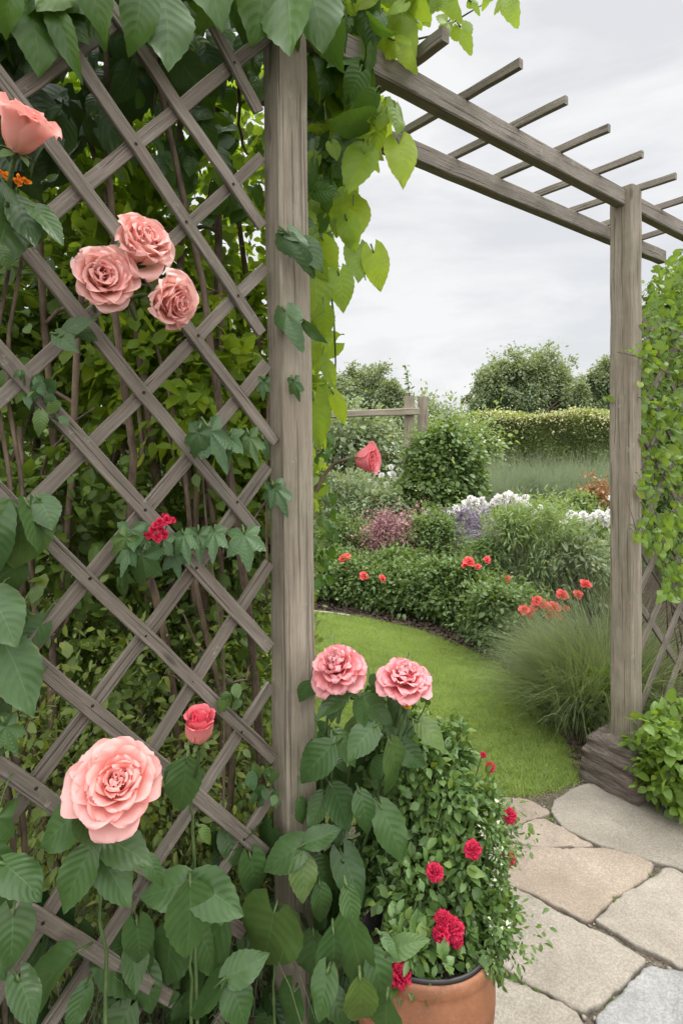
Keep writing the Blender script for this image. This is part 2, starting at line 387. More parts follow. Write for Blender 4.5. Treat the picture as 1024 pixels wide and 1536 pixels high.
SMALL = [tmpl_small(), tmpl_small(.34, .15, .35), tmpl_small(.22, .4, .1)]
TINY = [tmpl_small(.32, .3, .2, 2)]
NEEDLE = [tmpl_small(.07, .1, .25, 3, .5), tmpl_small(.09, .1, .5, 3, .5)]

def scatter(acc, tmpls, P, D, N, S, C, m=0, W=None):
    """Put one leaf at each P with its tip along D and its upper face along N, length S, attribute C (n,2or3)."""
    P = np.asarray(P, float); n = len(P)
    if n == 0: return
    D = nrm(D); N = np.asarray(N, float); N = nrm(N - (N * D).sum(-1, keepdims=True) * D); X = np.cross(D, N)
    S = np.broadcast_to(np.asarray(S, float), (n,)); W = np.ones(n) if W is None else np.broadcast_to(np.asarray(W, float), (n,))
    C = np.asarray(C, float)
    pick = rng.integers(0, len(tmpls), n)
    for k, (V, L, T, UV) in enumerate(tmpls):
        i = np.where(pick == k)[0]
        if len(i) == 0: continue
        q = (X[i, None, :] * (V[None, :, 0:1] * W[i, None, None]) + D[i, None, :] * V[None, :, 1:2] + N[i, None, :] * V[None, :, 2:3]) * S[i, None, None] + P[i, None, :]
        nv = len(V)
        LL = (L[None, :] + (np.arange(len(i)) * nv)[:, None]).ravel()
        cc = np.repeat(C[i], nv, 0)
        acc.add(q.reshape(-1, 3), LL, np.tile(T, len(i)), np.tile(UV, (len(i), 1)), cc, m)

def blades(acc, P, D, L, W, bend, C, seg=3, m=0):
    """Grass blades: strips from P along D, drooping towards the horizontal part of D."""
    n = len(P); D = nrm(D); L = np.broadcast_to(L, (n,)); W = np.broadcast_to(W, (n,)); bend = np.broadcast_to(bend, (n,))
    H = D.copy(); H[:, 2] = 0; H = nrm(H + rng.normal(0, .05, (n, 3)) * [1, 1, 0])
    S = nrm(np.cross(H, [0, 0, 1.0]) + rng.normal(0, .35, (n, 3)))
    t = np.linspace(0, 1, seg + 1)
    c = P[:, None] + D[:, None] * (L[:, None] * t)[..., None] + (H[:, None] * .7 - np.array([0, 0, 1.0]) * .75) * (L * bend)[:, None, None] * (t ** 2.2)[None, :, None]
    w = (W[:, None] * np.maximum(1 - t ** 1.6, .04))[..., None] * S[:, None]
    V = np.stack([c - w, c + w], 2).reshape(n, -1, 3)
    k = np.arange(seg) * 2
    q = np.stack([k, k + 1, k + 3, k + 2], -1).ravel(); nv = (seg + 1) * 2
    LL = (q[None] + (np.arange(n) * nv)[:, None]).ravel()
    cc = np.repeat(np.asarray(C, float), nv, 0)
    acc.add(V.reshape(-1, 3), LL, np.full(n * seg, 4), None, cc, m)

def tube(acc, pts, r0, r1=None, sides=6, m=0, C=None, wob=0.0):
    pts = np.asarray(pts, float); n = len(pts); r1 = r0 if r1 is None else r1
    tg = nrm(np.gradient(pts, axis=0)); ref = np.array([0.31, .17, .93]) if abs(tg[0][2]) < .9 else np.array([1.0, .1, 0])
    a = nrm(np.cross(tg, ref)); b = np.cross(tg, a)
    rad = np.linspace(r0, r1, n)[:, None, None] * (1 + wob * rng.normal(0, 1, (n, sides, 1)))
    th = np.arange(sides) * 2 * PI / sides
    P = pts[:, None] + rad * (np.cos(th)[None, :, None] * a[:, None] + np.sin(th)[None, :, None] * b[:, None])
    acc.grid(P, None, C, m, closed=True)
    k = len(acc.V[-1]) - sides
    acc.faces(P[-1], [tuple(range(sides))], None, C, m)
def curve(p0, p1, sag=(0, 0, 0), n=8, jit=0.0):
    t = np.linspace(0, 1, n)[:, None]; p0, p1 = np.asarray(p0, float), np.asarray(p1, float)
    p = p0 + (p1 - p0) * t + np.asarray(sag, float) * 4 * t * (1 - t)
    if jit: p = p + rng.normal(0, jit, p.shape) * np.sin(PI * t)
    return p

def board(acc, A, B, wdir, W, Th, ch=.003, seg=10, wob=.0012, m=0):
    """A chamfered board from A to B; wdir is the direction of its width W; Th its thickness."""
    A, B = np.asarray(A, float), np.asarray(B, float); ax = nrm(B - A); Ln = np.linalg.norm(B - A)
    w = nrm(np.asarray(wdir, float) - ax * np.dot(wdir, ax)); h = np.cross(ax, w)
    a, b = W / 2, Th / 2
    ring = np.array([(-a + ch, -b), (a - ch, -b), (a, -b + ch), (a, b - ch), (a - ch, b), (-a + ch, b), (-a, b - ch), (-a, -b + ch)])
    per = np.concatenate([[0], np.cumsum(np.linalg.norm(np.diff(np.vstack([ring, ring[:1]]), axis=0), axis=1))])
    t = np.linspace(0, 1, seg + 1)
    off = rng.uniform(0, 20, 2)
    drift = np.cumsum(rng.normal(0, wob, (seg + 1, 2)), 0); drift -= drift[0] + (drift[-1] - drift[0]) * t[:, None]
    P, UVv = [], []
    rr = np.vstack([ring, ring[:1]])
    for k in range(seg + 1):
        q = rr + drift[k] + rng.normal(0, wob * .35, (9, 2)); q[8] = q[0]
        P.append(A + ax * Ln * t[k] + q[:, :1] * w + q[:, 1:] * h)
        UVv.append(np.stack([np.full(9, Ln * t[k] + off[0]), per + off[1]], -1))
    P, UVv = np.array(P), np.array(UVv)
    acc.grid(P, UVv, None, m)
    for e, idx in ((0, range(8)), (seg, range(7, -1, -1))):
        uvs = ring * 1.0 + off
        acc.faces(P[e][:8], [tuple(idx)], uvs[:, ::-1] * .15, None, m)

# ------------------------------------------------------------------ flowers
def flower(N=34, openmax=1.35, p=1.0, cup=.75, ruffle=.05, curl=.6, L0=.5, L1=1.0, width=.62, rc0=.16, rc1=.75, ng=7, seed=0, tipnotch=.06, zdrop=.16, lift=0.0):
    """A many-petalled bloom, axis +Z, radius about 1."""
    r = np.random.default_rng(seed); acc = Acc()
    t = (1 - (1 - np.linspace(0, 1, ng)) ** 1.7)[:, None]; s = np.linspace(-1, 1, ng)[None, :]
    for i in range(N):
        f = i / max(1, N - 1); phi = i * 2.39996 + r.normal(0, .18)
        al = .04 + openmax * f ** p + r.normal(0, .07)
        L = (L0 + (L1 - L0) * f) * (1 + r.normal(0, .05)); Rc = rc0 + (rc1 - rc0) * f
        ang = al + cup * (1 - t) ** 1.5 * (.35 + .65 * f) - cup * .75 * np.sin(PI * t * .9) * (1 - f * .45) + curl * (t ** 4) * (.25 + f)
        dt = L * np.diff(t, axis=0)
        rho = np.concatenate([[[0]], np.cumsum(np.sin(ang[1:]) * dt, 0)]); zz = np.concatenate([[[0]], np.cumsum(np.cos(ang[1:]) * dt, 0)])
        tr, tz = np.sin(ang), np.cos(ang); nr_, nz = tz, -tr                 # outward normal in the (radial, axis) plane
        wd = width * L * np.sqrt(np.sin(np.clip(t * .94 + .05, 0, 1) * PI * .62)) * np.sqrt(np.clip(1 - (np.clip(t - .55, 0, 1) / .462) ** 2.6, .02, 1))
        x = Rc * np.sin(np.clip(s * wd / Rc, -1.5, 1.5)); dep = Rc * (1 - np.cos(np.clip(s * wd / Rc, -1.5, 1.5)))
        ph = r.uniform(0, 6, 4)
        ruf = ruffle * (t ** 2) * (np.abs(s) ** 1.0 * np.sin(s * 5 + ph[0]) + .6 * np.sin(s * 9 + ph[1]) + .5 * np.sin(t * 7 + ph[2]) * s) + .16 * curl * (s ** 2) * (t ** 3) * (.3 + f)
        cut = -tipnotch * L * (s ** 2) * 1.6 * t ** 4 + tipnotch * .6 * L * np.sin(s * 7 + ph[3]) * t ** 4
        R = rho + nr_ * (-dep + ruf) + tr * cut + (.03 + .10 * f)
        Z = zz + nz * (-dep + ruf) + tz * cut - zdrop * f + lift * (1 - f)
        c, sn = math.cos(phi), math.sin(phi)
        P = np.stack([R * c - x * sn, R * sn + x * c, Z], -1)
        uv = np.stack([s * .5 + .5 + 0 * t + i * 1.3, t + 0 * s], -1)
        Cc = np.stack([np.full((ng, ng), f), t + 0 * s, np.full((ng, ng), r.uniform())], -1)
        acc.grid(P, uv, Cc)
    return acc
def mesh_of(acc, name, mat):
    o = acc.build(name, mat); COL.objects.unlink(o); me = o.data; bpy.data.objects.remove(o); return me
def align(d):
    """Euler turning +Z onto d, with a spin."""
    from mathutils import Vector
    return Vector([float(x) for x in d]).to_track_quat('Z', 'Y').to_euler()
def place(me, name, parent, loc, d, size, spin=0.0, squash=1.0):
    from mathutils import Vector, Quaternion
    o = bpy.data.objects.new(name, me); COL.objects.link(o); o.parent = parent
    o.location = [float(x) for x in (np.asarray(loc) - np.array(parent.location))]
    q = Vector([float(x) for x in d]).to_track_quat('Z', 'Y') @ Quaternion((0, 0, 1), spin)
    o.rotation_mode = 'QUATERNION'; o.rotation_quaternion = q
    o.scale = (size, size, size * squash)
    return o
def calyx(parent, loc, d, size, mat='stem'):
    """Green cup and sepals under a bloom."""
    d = nrm(np.asarray(d, float)); a = Acc(); loc = np.asarray(loc, float)
    tube(a, [loc - d * size * .55, loc - d * size * .35, loc - d * size * .16, loc + d * size * .02], size * .10, size * .30, 8)
    e1 = nrm(np.cross(d, [.2, .9, .3])); e2 = np.cross(d, e1)
    th = np.arange(5) * 2 * PI / 5 + .4
    o = np.cos(th)[:, None] * e1 + np.sin(th)[:, None] * e2
    scatter(a, SMALL, loc - d * size * .18 + o * size * .2, o * 1.0 - d * .15, d + 0 * o, np.full(5, size * .75), np.full((5, 2), .6), 0)
    return a.build('calyx', M[mat], parent)

# ------------------------------------------------------------------ foliage volumes
def clumped(blobs, n, clump=40, sig=.10, shell=.35, lump=.22, seed=0, flat=0.0):
    """Leaf positions in lumpy ellipsoids: clump centres biased to the outside, leaves round each of them.
    Returns points, outward directions, shade 0..1."""
    r = np.random.default_rng(seed); Ps, Os, Sh = [], [], []
    wt = np.array([b[1][0] * b[1][1] + b[1][1] * b[1][2] + b[1][0] * b[1][2] for b in blobs]); wt = wt / wt.sum()
    for (c, R), w in zip(blobs, wt):
        c, R = np.asarray(c, float), np.asarray(R, float)
        k = max(3, int(n * w / clump)); d = nrm(r.normal(0, 1, (k, 3)))
        fr = r.normal(0, 1, (5, 3)); ph = r.uniform(0, 6, 5)
        bump = 1 + lump * np.mean([np.sin(d @ f * 2.6 + p) for f, p in zip(fr, ph)], 0) * 1.6 + r.normal(0, lump * .35, k)
        rad = bump * (1 - np.abs(r.normal(0, shell, k))).clip(.12, 1.2)
        cc = c + d * rad[:, None] * R
        tint = r.uniform(0, 1, k)
        m = int(n * w); idx = r.integers(0, k, m)
        off = r.normal(0, 1, (m, 3)) * sig * R.mean()
        P = cc[idx] + off
        o = nrm((P - c) / R); 
        Ps.append(P); Os.append(nrm(o + .6 * nrm(off)))
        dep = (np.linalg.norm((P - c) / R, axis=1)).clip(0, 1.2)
        Sh.append((.42 * tint[idx] + .33 * r.uniform(0, 1, m) + .25 * dep + .10 * o[:, 2]).clip(0, 1))  # leaves tinted darker inside and below, shade put into their colour
    return np.concatenate(Ps), np.concatenate(Os), np.concatenate(Sh)
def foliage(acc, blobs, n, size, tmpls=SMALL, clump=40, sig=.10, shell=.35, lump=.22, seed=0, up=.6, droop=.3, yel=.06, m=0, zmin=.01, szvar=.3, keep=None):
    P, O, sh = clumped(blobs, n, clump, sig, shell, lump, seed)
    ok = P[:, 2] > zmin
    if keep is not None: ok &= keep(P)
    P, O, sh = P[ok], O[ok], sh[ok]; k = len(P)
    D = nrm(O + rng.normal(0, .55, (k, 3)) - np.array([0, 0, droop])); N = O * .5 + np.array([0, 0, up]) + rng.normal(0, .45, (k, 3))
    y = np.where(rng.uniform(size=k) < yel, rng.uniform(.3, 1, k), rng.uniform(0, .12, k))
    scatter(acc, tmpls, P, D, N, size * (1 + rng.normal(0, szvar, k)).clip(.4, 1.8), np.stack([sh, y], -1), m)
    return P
def twigs(acc, base, P, n, r=.006, m=0, sag=.05):
    base = np.asarray(base, float)
    for q in P[rng.integers(0, len(P), n)]:
        b = base + rng.normal(0, .02, 3) * [1, 1, 0]
        tube(acc, curve(b, q, rng.normal(0, sag, 3) + [0, 0, sag], 6), r, r * .35, 5, m)

# ================================================================== SETTING
a = Acc(); S = 160
a.faces([(-S, -S, 0), (S, -S, 0), (S, S, 0), (-S, S, 0)], [(0, 1, 2, 3)])
a.build('ground', M['soil'], smooth=False)['kind'] = 'structure'

def in_poly(x, y, poly):
    inside = np.zeros(len(x), bool); j = len(poly) - 1
    for i in range(len(poly)):
        xi, yi = poly[i]; xj, yj = poly[j]
        cnd = ((yi > y) != (yj > y)) & (x < (xj - xi) * (y - yi) / (yj - yi + 1e-12) + xi)
        inside ^= cnd; j = i
    return inside
def smooth_poly(pts, it=2, closed=True):
    p = np.asarray(pts, float)
    for _ in range(it):
        q = np.roll(p, -1, 0)
        p = np.stack([p * .75 + q * .25, p * .25 + q * .75], 1).reshape(-1, p.shape[1])
    return p
# the lawn: its far edge is the curve of the bed, its near edge meets the paving
lawn_px = [(380, 915), (470, 918), (560, 930), (640, 950), (700, 974), (760, 1003), (800, 1030), (832, 1072), (858, 1120), (880, 1165), (850, 1186), (800, 1197), (740, 1203), (690, 1210), (560, 1240), (380, 1240)]
lawn = smooth_poly([ground(*p)[:2] for p in lawn_px], 2)
a = Acc(); a.faces(np.c_[lawn, np.full(len(lawn), .004)], [tuple(range(len(lawn)))[::-1]])
a.build('lawn', M['turf'], smooth=False)['kind'] = 'structure'
path = [(-1.2, .2), (4.2, .2), (4.2, 3.0), (1.75, 2.62)] + [tuple(ground(*p)[:2]) for p in [(1000, 1165), (880, 1160), (850, 1182), (800, 1192), (740, 1198), (690, 1206), (560, 1236)]] + [(-.5, 2.1)]
a = Acc(); a.faces([(x, y, .008) for x, y in path], [tuple(range(len(path)))])
a.build('path', M['grit'], smooth=False)['kind'] = 'structure'

# lawn blades
n = 330000
x0, y0 = lawn.min(0); x1, y1 = lawn.max(0)
P = np.c_[rng.uniform(x0, x1, n), rng.uniform(y0, y1, n)]
ok = in_poly(P[:, 0], P[:, 1], lawn) & (P[:, 0] > -.45)
P = P[ok] + rng.normal(0, .014, (ok.sum(), 2)); n = len(P)
patch = (np.sin(P[:, 0] * 5.1 + 1.3 * np.sin(P[:, 1] * 3.7)) * np.sin(P[:, 1] * 6.3 + P[:, 0] * 2) * .5 + .5) * .30 + .22 * (np.sin(P[:, 0] * 17 + 2 * np.sin(P[:, 1] * 13)) * np.sin(P[:, 1] * 19 + P[:, 0] * 5) > .25) + rng.uniform(0, .5, n)
D = np.c_[rng.normal(0, .45, (n, 2)), np.ones(n)]
a = Acc()
blades(a, np.c_[P, np.full(n, .003)], D, rng.uniform(.016, .040, n) * (.8 + .5 * patch), .0014, rng.uniform(.1, .6, n), np.c_[patch, np.where(rng.uniform(size=n) < .08, .6, .08)], 2)
o = a.build('grass', M['grass']); tag(o, 'short mown green grass of the curved lawn', 'grass', kind='stuff')

# mulch chips along the edge of the bed
edge = np.array([ground(*p)[:2] for p in lawn_px[:10]])
n = 9000; t = rng.uniform(0, len(edge) - 1.001, n); i = t.astype(int); f = (t - i)[:, None]
P = edge[i] * (1 - f) + edge[i + 1] * f + np.abs(rng.normal(0, .22, (n, 1))) * np.array([.45, .9]) + rng.normal(0, .02, (n, 2))
a = Acc(); D = np.c_[rng.normal(0, 1, (n, 2)), rng.normal(0, .25, n)]
scatter(a, TINY, np.c_[P, rng.uniform(.004, .02, n)], D, np.c_[rng.normal(0, .4, (n, 2)), np.ones(n)], rng.uniform(.012, .045, n), np.c_[rng.uniform(0, 1, n), np.zeros(n)])
o = a.build('mulch', M['chip'], smooth=False); tag(o, 'dark bark mulch along the edge of the flower bed', 'mulch', kind='stuff')
o = Acc(); tube(o, [np.r_[ground(p, q)[:2], .012] for p, q in [(440, 917), (470, 919), (500, 922), (525, 926)]], .011, .011, 6)
tag(o.build('edging_stone', M['edging']), 'thin pale edging strip between the lawn and the far flower bed', 'edging')

# flagstones
def zp(x, y): return ground(512 + x / 2, 1024 + y / 2, .022)[:2]
flags = [
 ('stone_a', 'large rounded grey flagstone beside the block under the right post', [zp(628, 385), zp(640, 352), (zp(690, 322)), zp(740, 303), zp(840, 328), zp(960, 362), zp(1180, 430), zp(1180, 620), zp(1024, 555), zp(930, 530), zp(850, 508), zp(760, 475), zp(680, 438)]),
 ('stone_b', 'small pinkish flagstone touching the lawn edge, partly under the potted plant', [zp(400, 352), zp(470, 347), zp(560, 350), zp(618, 385), zp(570, 408), zp(500, 430), zp(380, 440)]),
 ('stone_b', 'narrow wedge shaped sandy flagstone between the lawn edge stones and the big pink one', [zp(495, 455), zp(600, 405), zp(650, 432), zp(748, 486), zp(640, 488), zp(515, 482)]),
 ('stone_b', 'broad pinkish tan flagstone in the middle of the path', [zp(440, 487), zp(620, 494), zp(800, 501), zp(872, 512), zp(938, 545), zp(905, 578), zp(820, 640), zp(735, 708), zp(600, 644), zp(510, 602), zp(420, 545)]),
 ('stone_a', 'long grey beige flagstone just right of the terracotta pot', [zp(380, 640), zp(500, 612), zp(560, 638), zp(740, 735), zp(908, 826), zp(880, 862), zp(722, 986), zp(600, 915), zp(460, 828), zp(330, 760)]),
 ('stone_a', 'grey flagstone at the right edge below the large rounded one', [zp(760, 708), zp(850, 640), zp(930, 585), zp(985, 556), zp(1180, 648), zp(1180, 930), zp(1024, 852), zp(900, 785)]),
 ('stone_a', 'grey flagstone under the pot at the bottom of the path', [zp(300, 800), zp(440, 862), zp(560, 922), zp(705, 990), zp(770, 1090), zp(640, 1250), zp(250, 1150)]),
 ('stone_c', 'bluish grey flagstone in the near right corner of the path', [zp(770, 1008), zp(850, 920), zp(935, 853), zp(1030, 868), zp(1220, 990), zp(1150, 1250), zp(900, 1180)]),
]
for k, (mt, lab, pts) in enumerate(flags):
    pts = np.array(pts); c = pts.mean(0)
    # resample the outline finely, chip it, and bevel
    q = []
    for i in range(len(pts)):
        p_, c_, n_ = pts[i - 1], pts[i], pts[(i + 1) % len(pts)]
        r1, r2 = min(.012, .3 * np.linalg.norm(p_ - c_)), min(.012, .3 * np.linalg.norm(n_ - c_))
        q0, q2 = c_ + nrm(p_ - c_) * r1, c_ + nrm(n_ - c_) * r2
        q += [q0, (q0 + 2 * c_ + q2) / 4, q2]
    q = np.array(q); seglen = np.linalg.norm(np.roll(q, -1, 0) - q, axis=1)
    dens = []
    for i in range(len(q)):
        m_ = max(1, int(seglen[i] / .012)); tt = np.arange(m_)[:, None] / m_
        dens.append(q[i] * (1 - tt) + q[(i + 1) % len(q)] * tt)
    q = np.concatenate(dens); nq = len(q)
    ang = np.arange(nq) / nq * 2 * PI
    noise = sum(np.sin(ang * f_ + rng.uniform(0, 6)) * am for f_, am in ((5, .004), (13, .002), (31, .001), (67, .0007), (131, .0005))) + rng.normal(0, .0005, nq)
    tn = nrm(np.roll(q, -1, 0) - np.roll(q, 1, 0)); nn = np.c_[-tn[:, 1], tn[:, 0]]
    sgn = np.sign(((c - q) * nn).sum(1).mean()); nn = nn * sgn         # inward
    q = q + nn * (noise[:, None] - .0085)
    kk = 1.0 if (pts.max(0) - pts.min(0)).min() > .2 else .3
    rings = [(0, .002, 1), (.0008, .015, 1), (.002, .0195, .7), (.002 + .003 * kk, .0215, .35), (.002 + .007 * kk, .0220, .04)]
    P = np.array([np.c_[q + nn * ins, np.full(nq, z) + (rng.normal(0, .0008, nq) if z > .01 else 0)] for ins, z, _ in rings])
    Cc = np.array([np.full((nq, 1), e) for _, _, e in rings]); Cc = np.concatenate([Cc, 0 * Cc, 0 * Cc], -1)
    a = Acc(); a.grid(P, None, Cc, closed=True)
    a.faces(P[-1], [tuple(range(nq))], None, np.array([.05, 0, 0]))
    loc = (c[0], c[1], 0); e = a.build('flagstone', M[mt]); 
    e.data.transform(__import__('mathutils').Matrix.Translation((-c[0], -c[1], 0))); e.location = loc
    tag(e, lab, 'flagstone', 'flagstones of the garden path')
# grit, pebbles and weeds in the joints
n = 5200
P = np.c_[rng.uniform(.2, 2.0, n), rng.uniform(1.25, 2.6, n)]
a = Acc()
ico = np.array([(0, 0, 1), (.9, 0, .2), (.28, .85, .2), (-.72, .53, .2), (-.72, -.53, .2), (.28, -.85, .2), (0, 0, -.6)])
fc = [(0, 1, 2), (0, 2, 3), (0, 3, 4), (0, 4, 5), (0, 5, 1), (6, 2, 1), (6, 3, 2), (6, 4, 3), (6, 5, 4), (6, 1, 5)]
onstone = np.zeros(n, bool)
for _, _, pts in flags: onstone |= in_poly(P[:, 0], P[:, 1], np.array(pts))
onstone |= in_poly(P[:, 0], P[:, 1], lawn)
for x, y in P[~onstone][:2200]:
    s_ = rng.choice([.0025, .004, .006, .009], p=[.4, .35, .2, .05]); V = ico * rng.uniform(.7, 1.3, ico.shape) * s_ * [1, 1, .6]
    a.faces(V + [x, y, .009 + s_ * .3], fc, None, np.array([rng.uniform(), 0, 0]))
tag(a.build('gravel', M['pebble']), 'grit and small pebbles in the joints of the paving', 'gravel', kind='stuff')
a = Acc()
for z_ in [(905, 585), (920, 575), (815, 655), (790, 672), (830, 645), (565, 905), (575, 915), (470, 850), (480, 875), (800, 945), (630, 380), (620, 400), (880, 600), (690, 445)]:
    c = np.r_[zp(*z_), .01]; k = 42
    P = c + rng.normal(0, .013, (k, 3)) * [1, 1, .25]
    scatter(a, SMALL, P, np.c_[rng.normal(0, 1, (k, 2)), rng.uniform(.2, 1, k)], np.c_[rng.normal(0, .5, (k, 2)), np.ones(k)], rng.uniform(.006, .014, k), np.c_[rng.uniform(.2, 1, k), rng.uniform(0, .4, k)])
tag(a.build('weeds', M['leaf_lime']), 'tiny green weeds growing in the joints of the paving', 'weeds', kind='stuff')

# ================================================================== PERGOLA
DV = nrm(np.array([.793, .609, 0])); NV = np.array([-DV[1], DV[0], 0]); UP = np.array([0, 0, 1.0])
L0 = np.array([-.122, 1.36, 0]); R0 = L0 + DV * 1.69
def on_trellis(px, py, off=0.0):
    """Point of the pergola's front plane (offset towards the garden by off) seen at a photo pixel."""
    k = (px - CX) / F; o = L0 + NV * off
    t = (k * o[1] - o[0]) / (DV[0] - k * DV[1]); d = o[1] + t * DV[1]
    return at(px, py, d)
ZT = 2.545
perg = thing('pergola', 'weathered grey timber pergola with lattice sides, two posts, twin beams and thin rafters', 'pergola', (*L0[:2], 0))
a = Acc()
lean = np.array([-.02, 0, 0])
board(a, L0 + [.018, 0, 0], L0 + lean + UP * 2.70, DV, .084, .072, .004, 26, .0008)
a.build('post', M['wood'], perg, smooth=False)
a = Acc(); board(a, R0 + UP * .205, R0 + UP * 2.556, DV, .088, .098, .007, 26, .0012); a.build('post', M['wood'], perg, smooth=False)
a = Acc(); B0 = np.array([-.13, 1.72, 0]); board(a, B0, B0 + UP * 2.47, DV, .06, .06, .004, 12, .0008); a.build('post', M['wood'], perg, smooth=False)
bo = NV * .004
a = Acc(); board(a, L0 - DV * 1.3 + bo + UP * (ZT - .035), R0 + DV * 1.6 + bo + UP * (ZT - .035), UP, .07, .045, .004, 30, .0010); a.build('beam', M['wood_beam'], perg, smooth=False)
p1, p2 = level(592, 203, ZT), level(992, 377, ZT); fd = nrm(p2 - p1)
a = Acc(); board(a, p1 - fd * .52 - UP * .035, p2 - UP * .035, UP, .07, .045, .004, 26, .0010); a.build('beam', M['wood_beam'], perg, smooth=False)
raft = [((545, 145), (668, 52), .034), ((598, 203), (781, 95), .024), ((662, 243), (849, 150), .024), ((727, 274), (913, 192), .024), ((787, 299), (963, 231), .024), ((838, 322), (1013, 264), .024), ((890, 341), (1052, 290), .024), ((948, 361), (1090, 315), .024)]
for (f0, f1, wd) in raft:
    z = ZT + wd * .62
    a = Acc(); board(a, level(*f0, z), level(*f1, z), UP, wd * 1.15, wd * .8, .002, 8, .0008); a.build('rafter', M['wood_beam'], perg, smooth=False)
# left lattice: every slat lies in the trellis plane, the two directions in two layers
front = [((300, 0), (388, 168)), ((205, 65), (393, 340)), ((120, 95), (392, 500)), ((75, 215), (412, 664)), ((20, 352), (384, 795)), ((0, 530), (404, 972)), ((75, 810), (410, 1138)), ((15, 962), (397, 1280)), ((0, 1149), (365, 1399)), ((40, 1368), (258, 1498)), ((-40, 1560), (300, 1740))]
back = [((25, 140), (185, 25)), ((0, 385), (404, 53)), ((0, 600), (392, 236)), ((40, 762), (398, 402)), ((45, 972), (400, 546)), ((0, 1244), (402, 700)), ((60, 1390), (404, 844)), ((90, 1510), (406, 1026)), ((195, 1529), (412, 1185)), ((290, 1600), (414, 1390))]
LP, lat = [], Acc()
def slat(acc, s, off, ext0, ext1, x_end=None):
    A, B = on_trellis(*s[0], off), on_trellis(*s[1], off); d = B - A
    A2, B2 = A - d * ext0, B + d * ext1
    board(acc, A2, B2, np.cross(NV, nrm(d)), .028 * rng.uniform(.92, 1.07), .011, .0016, 14, .0009)
for k, s in enumerate(front): slat(lat, s, -.0075, (.9, .5, .45, .35, .25, .3, .35, .3, .35, .06, .3)[k], (0, 0, 0, 0, 0, 0, 0, 0, 0, .02, 0)[k])
for k, s in enumerate(back): slat(lat, s, .0065, .45, (.6, .0, .0, .0, .0, .0, .0, .0, 0, 0)[k])
# screws where the slats cross
def cross(s1, s2):
    (x1, y1), (x2, y2) = s1; (x3, y3), (x4, y4) = s2
    d = (x1 - x2) * (y3 - y4) - (y1 - y2) * (x3 - x4)
    a_, b_ = x1 * y2 - y1 * x2, x3 * y4 - y3 * x4
    return ((a_ * (x3 - x4) - (x1 - x2) * b_) / d, (a_ * (y3 - y4) - (y1 - y2) * b_) / d)
for s1 in front:
    for s2 in back:
        x, y = cross(s1, s2)
        if -100 < x < 400 and -100 < y < 1600 and rng.uniform() < .75:
            c = on_trellis(x + rng.normal(0, 3), y + rng.normal(0, 3), -.0135)
            e = np.array([c + (np.cos(q) * DV + np.sin(q) * UP) * .0035 - NV * .0012 for q in np.arange(8) * PI / 4])
            lat.faces(np.vstack([e, c[None] - NV * .0016]), [(i, (i + 1) % 8, 8) for i in range(8)], None, None, 1)
lat.build('lattice_panel', [M['wood_dark'], M['screw']], perg, smooth=False)
# right lattice, beyond the right post
lat = Acc(); P0 = R0 + DV * .06
for k in range(-3, 9):
    for dz, off in ((1, -.0065), (-1, .0065)):
        z0 = .25 + k * .26
        u0, u1 = 0.0, 1.5
        za, zb = (z0, z0 + 1.5 * .9) if dz > 0 else (z0 + 1.5 * .9, z0)
        zc_ = 2.05
        if max(za, zb) > zc_:
            if min(za, zb) > zc_ - .2: continue
            f_ = (zc_ - min(za, zb)) / abs(zb - za)
            if za < zb: u1 = u0 + 1.5 * f_; zb = zc_
            else: u0 = u1 - 1.5 * f_; za = zc_
        A = P0 + DV * u0 + UP * za + NV * off; B = P0 + DV * u1 + UP * zb + NV * off
        board(lat, A, B, np.cross(NV, nrm(B - A)), .034, .012, .0016, 10, .0006)
lat.build('lattice_panel', M['wood_dark'], perg, smooth=False)

# block under the right post
a = Acc(); nz, na = 16, 40; th = np.arange(na) * 2 * PI / na
P = np.zeros((nz, na, 3))
for k in range(nz):
    v = k / (nz - 1); zz = v * .215
    R = .140 + .012 * math.sin(v * 3.1) - .02 * v - (.018 if k >= nz - 1 else 0) 
    lay = .003 * math.sin(v * 21) + rng.normal(0, .002)
    sq = 1 / np.maximum(np.abs(np.cos(th - .6)), np.abs(np.sin(th - .6))) ** .8
    rr = (R + lay) * sq * (1 + .03 * np.sin(th * 3 + v * 2) + .02 * np.sin(th * 7 + v * 5) + rng.normal(0, .012, na))
    P[k] = np.c_[np.cos(th) * rr, np.sin(th) * rr * .9, np.full(na, zz) + rng.normal(0, .002, na) + (.012 * np.sin(th * 2) if k > 3 else 0)]
a.grid(P, None, None, closed=True); top = P[-1]; a.faces(np.vstack([top, [[0, 0, .222]]]), [(i, (i + 1) % na, na) for i in range(na)])
o = a.build('post_block', M['block']); o.location = (R0[0] - .005, R0[1] + .0, 0)
tag(o, 'weathered layered block carrying the foot of the right pergola post', 'block')

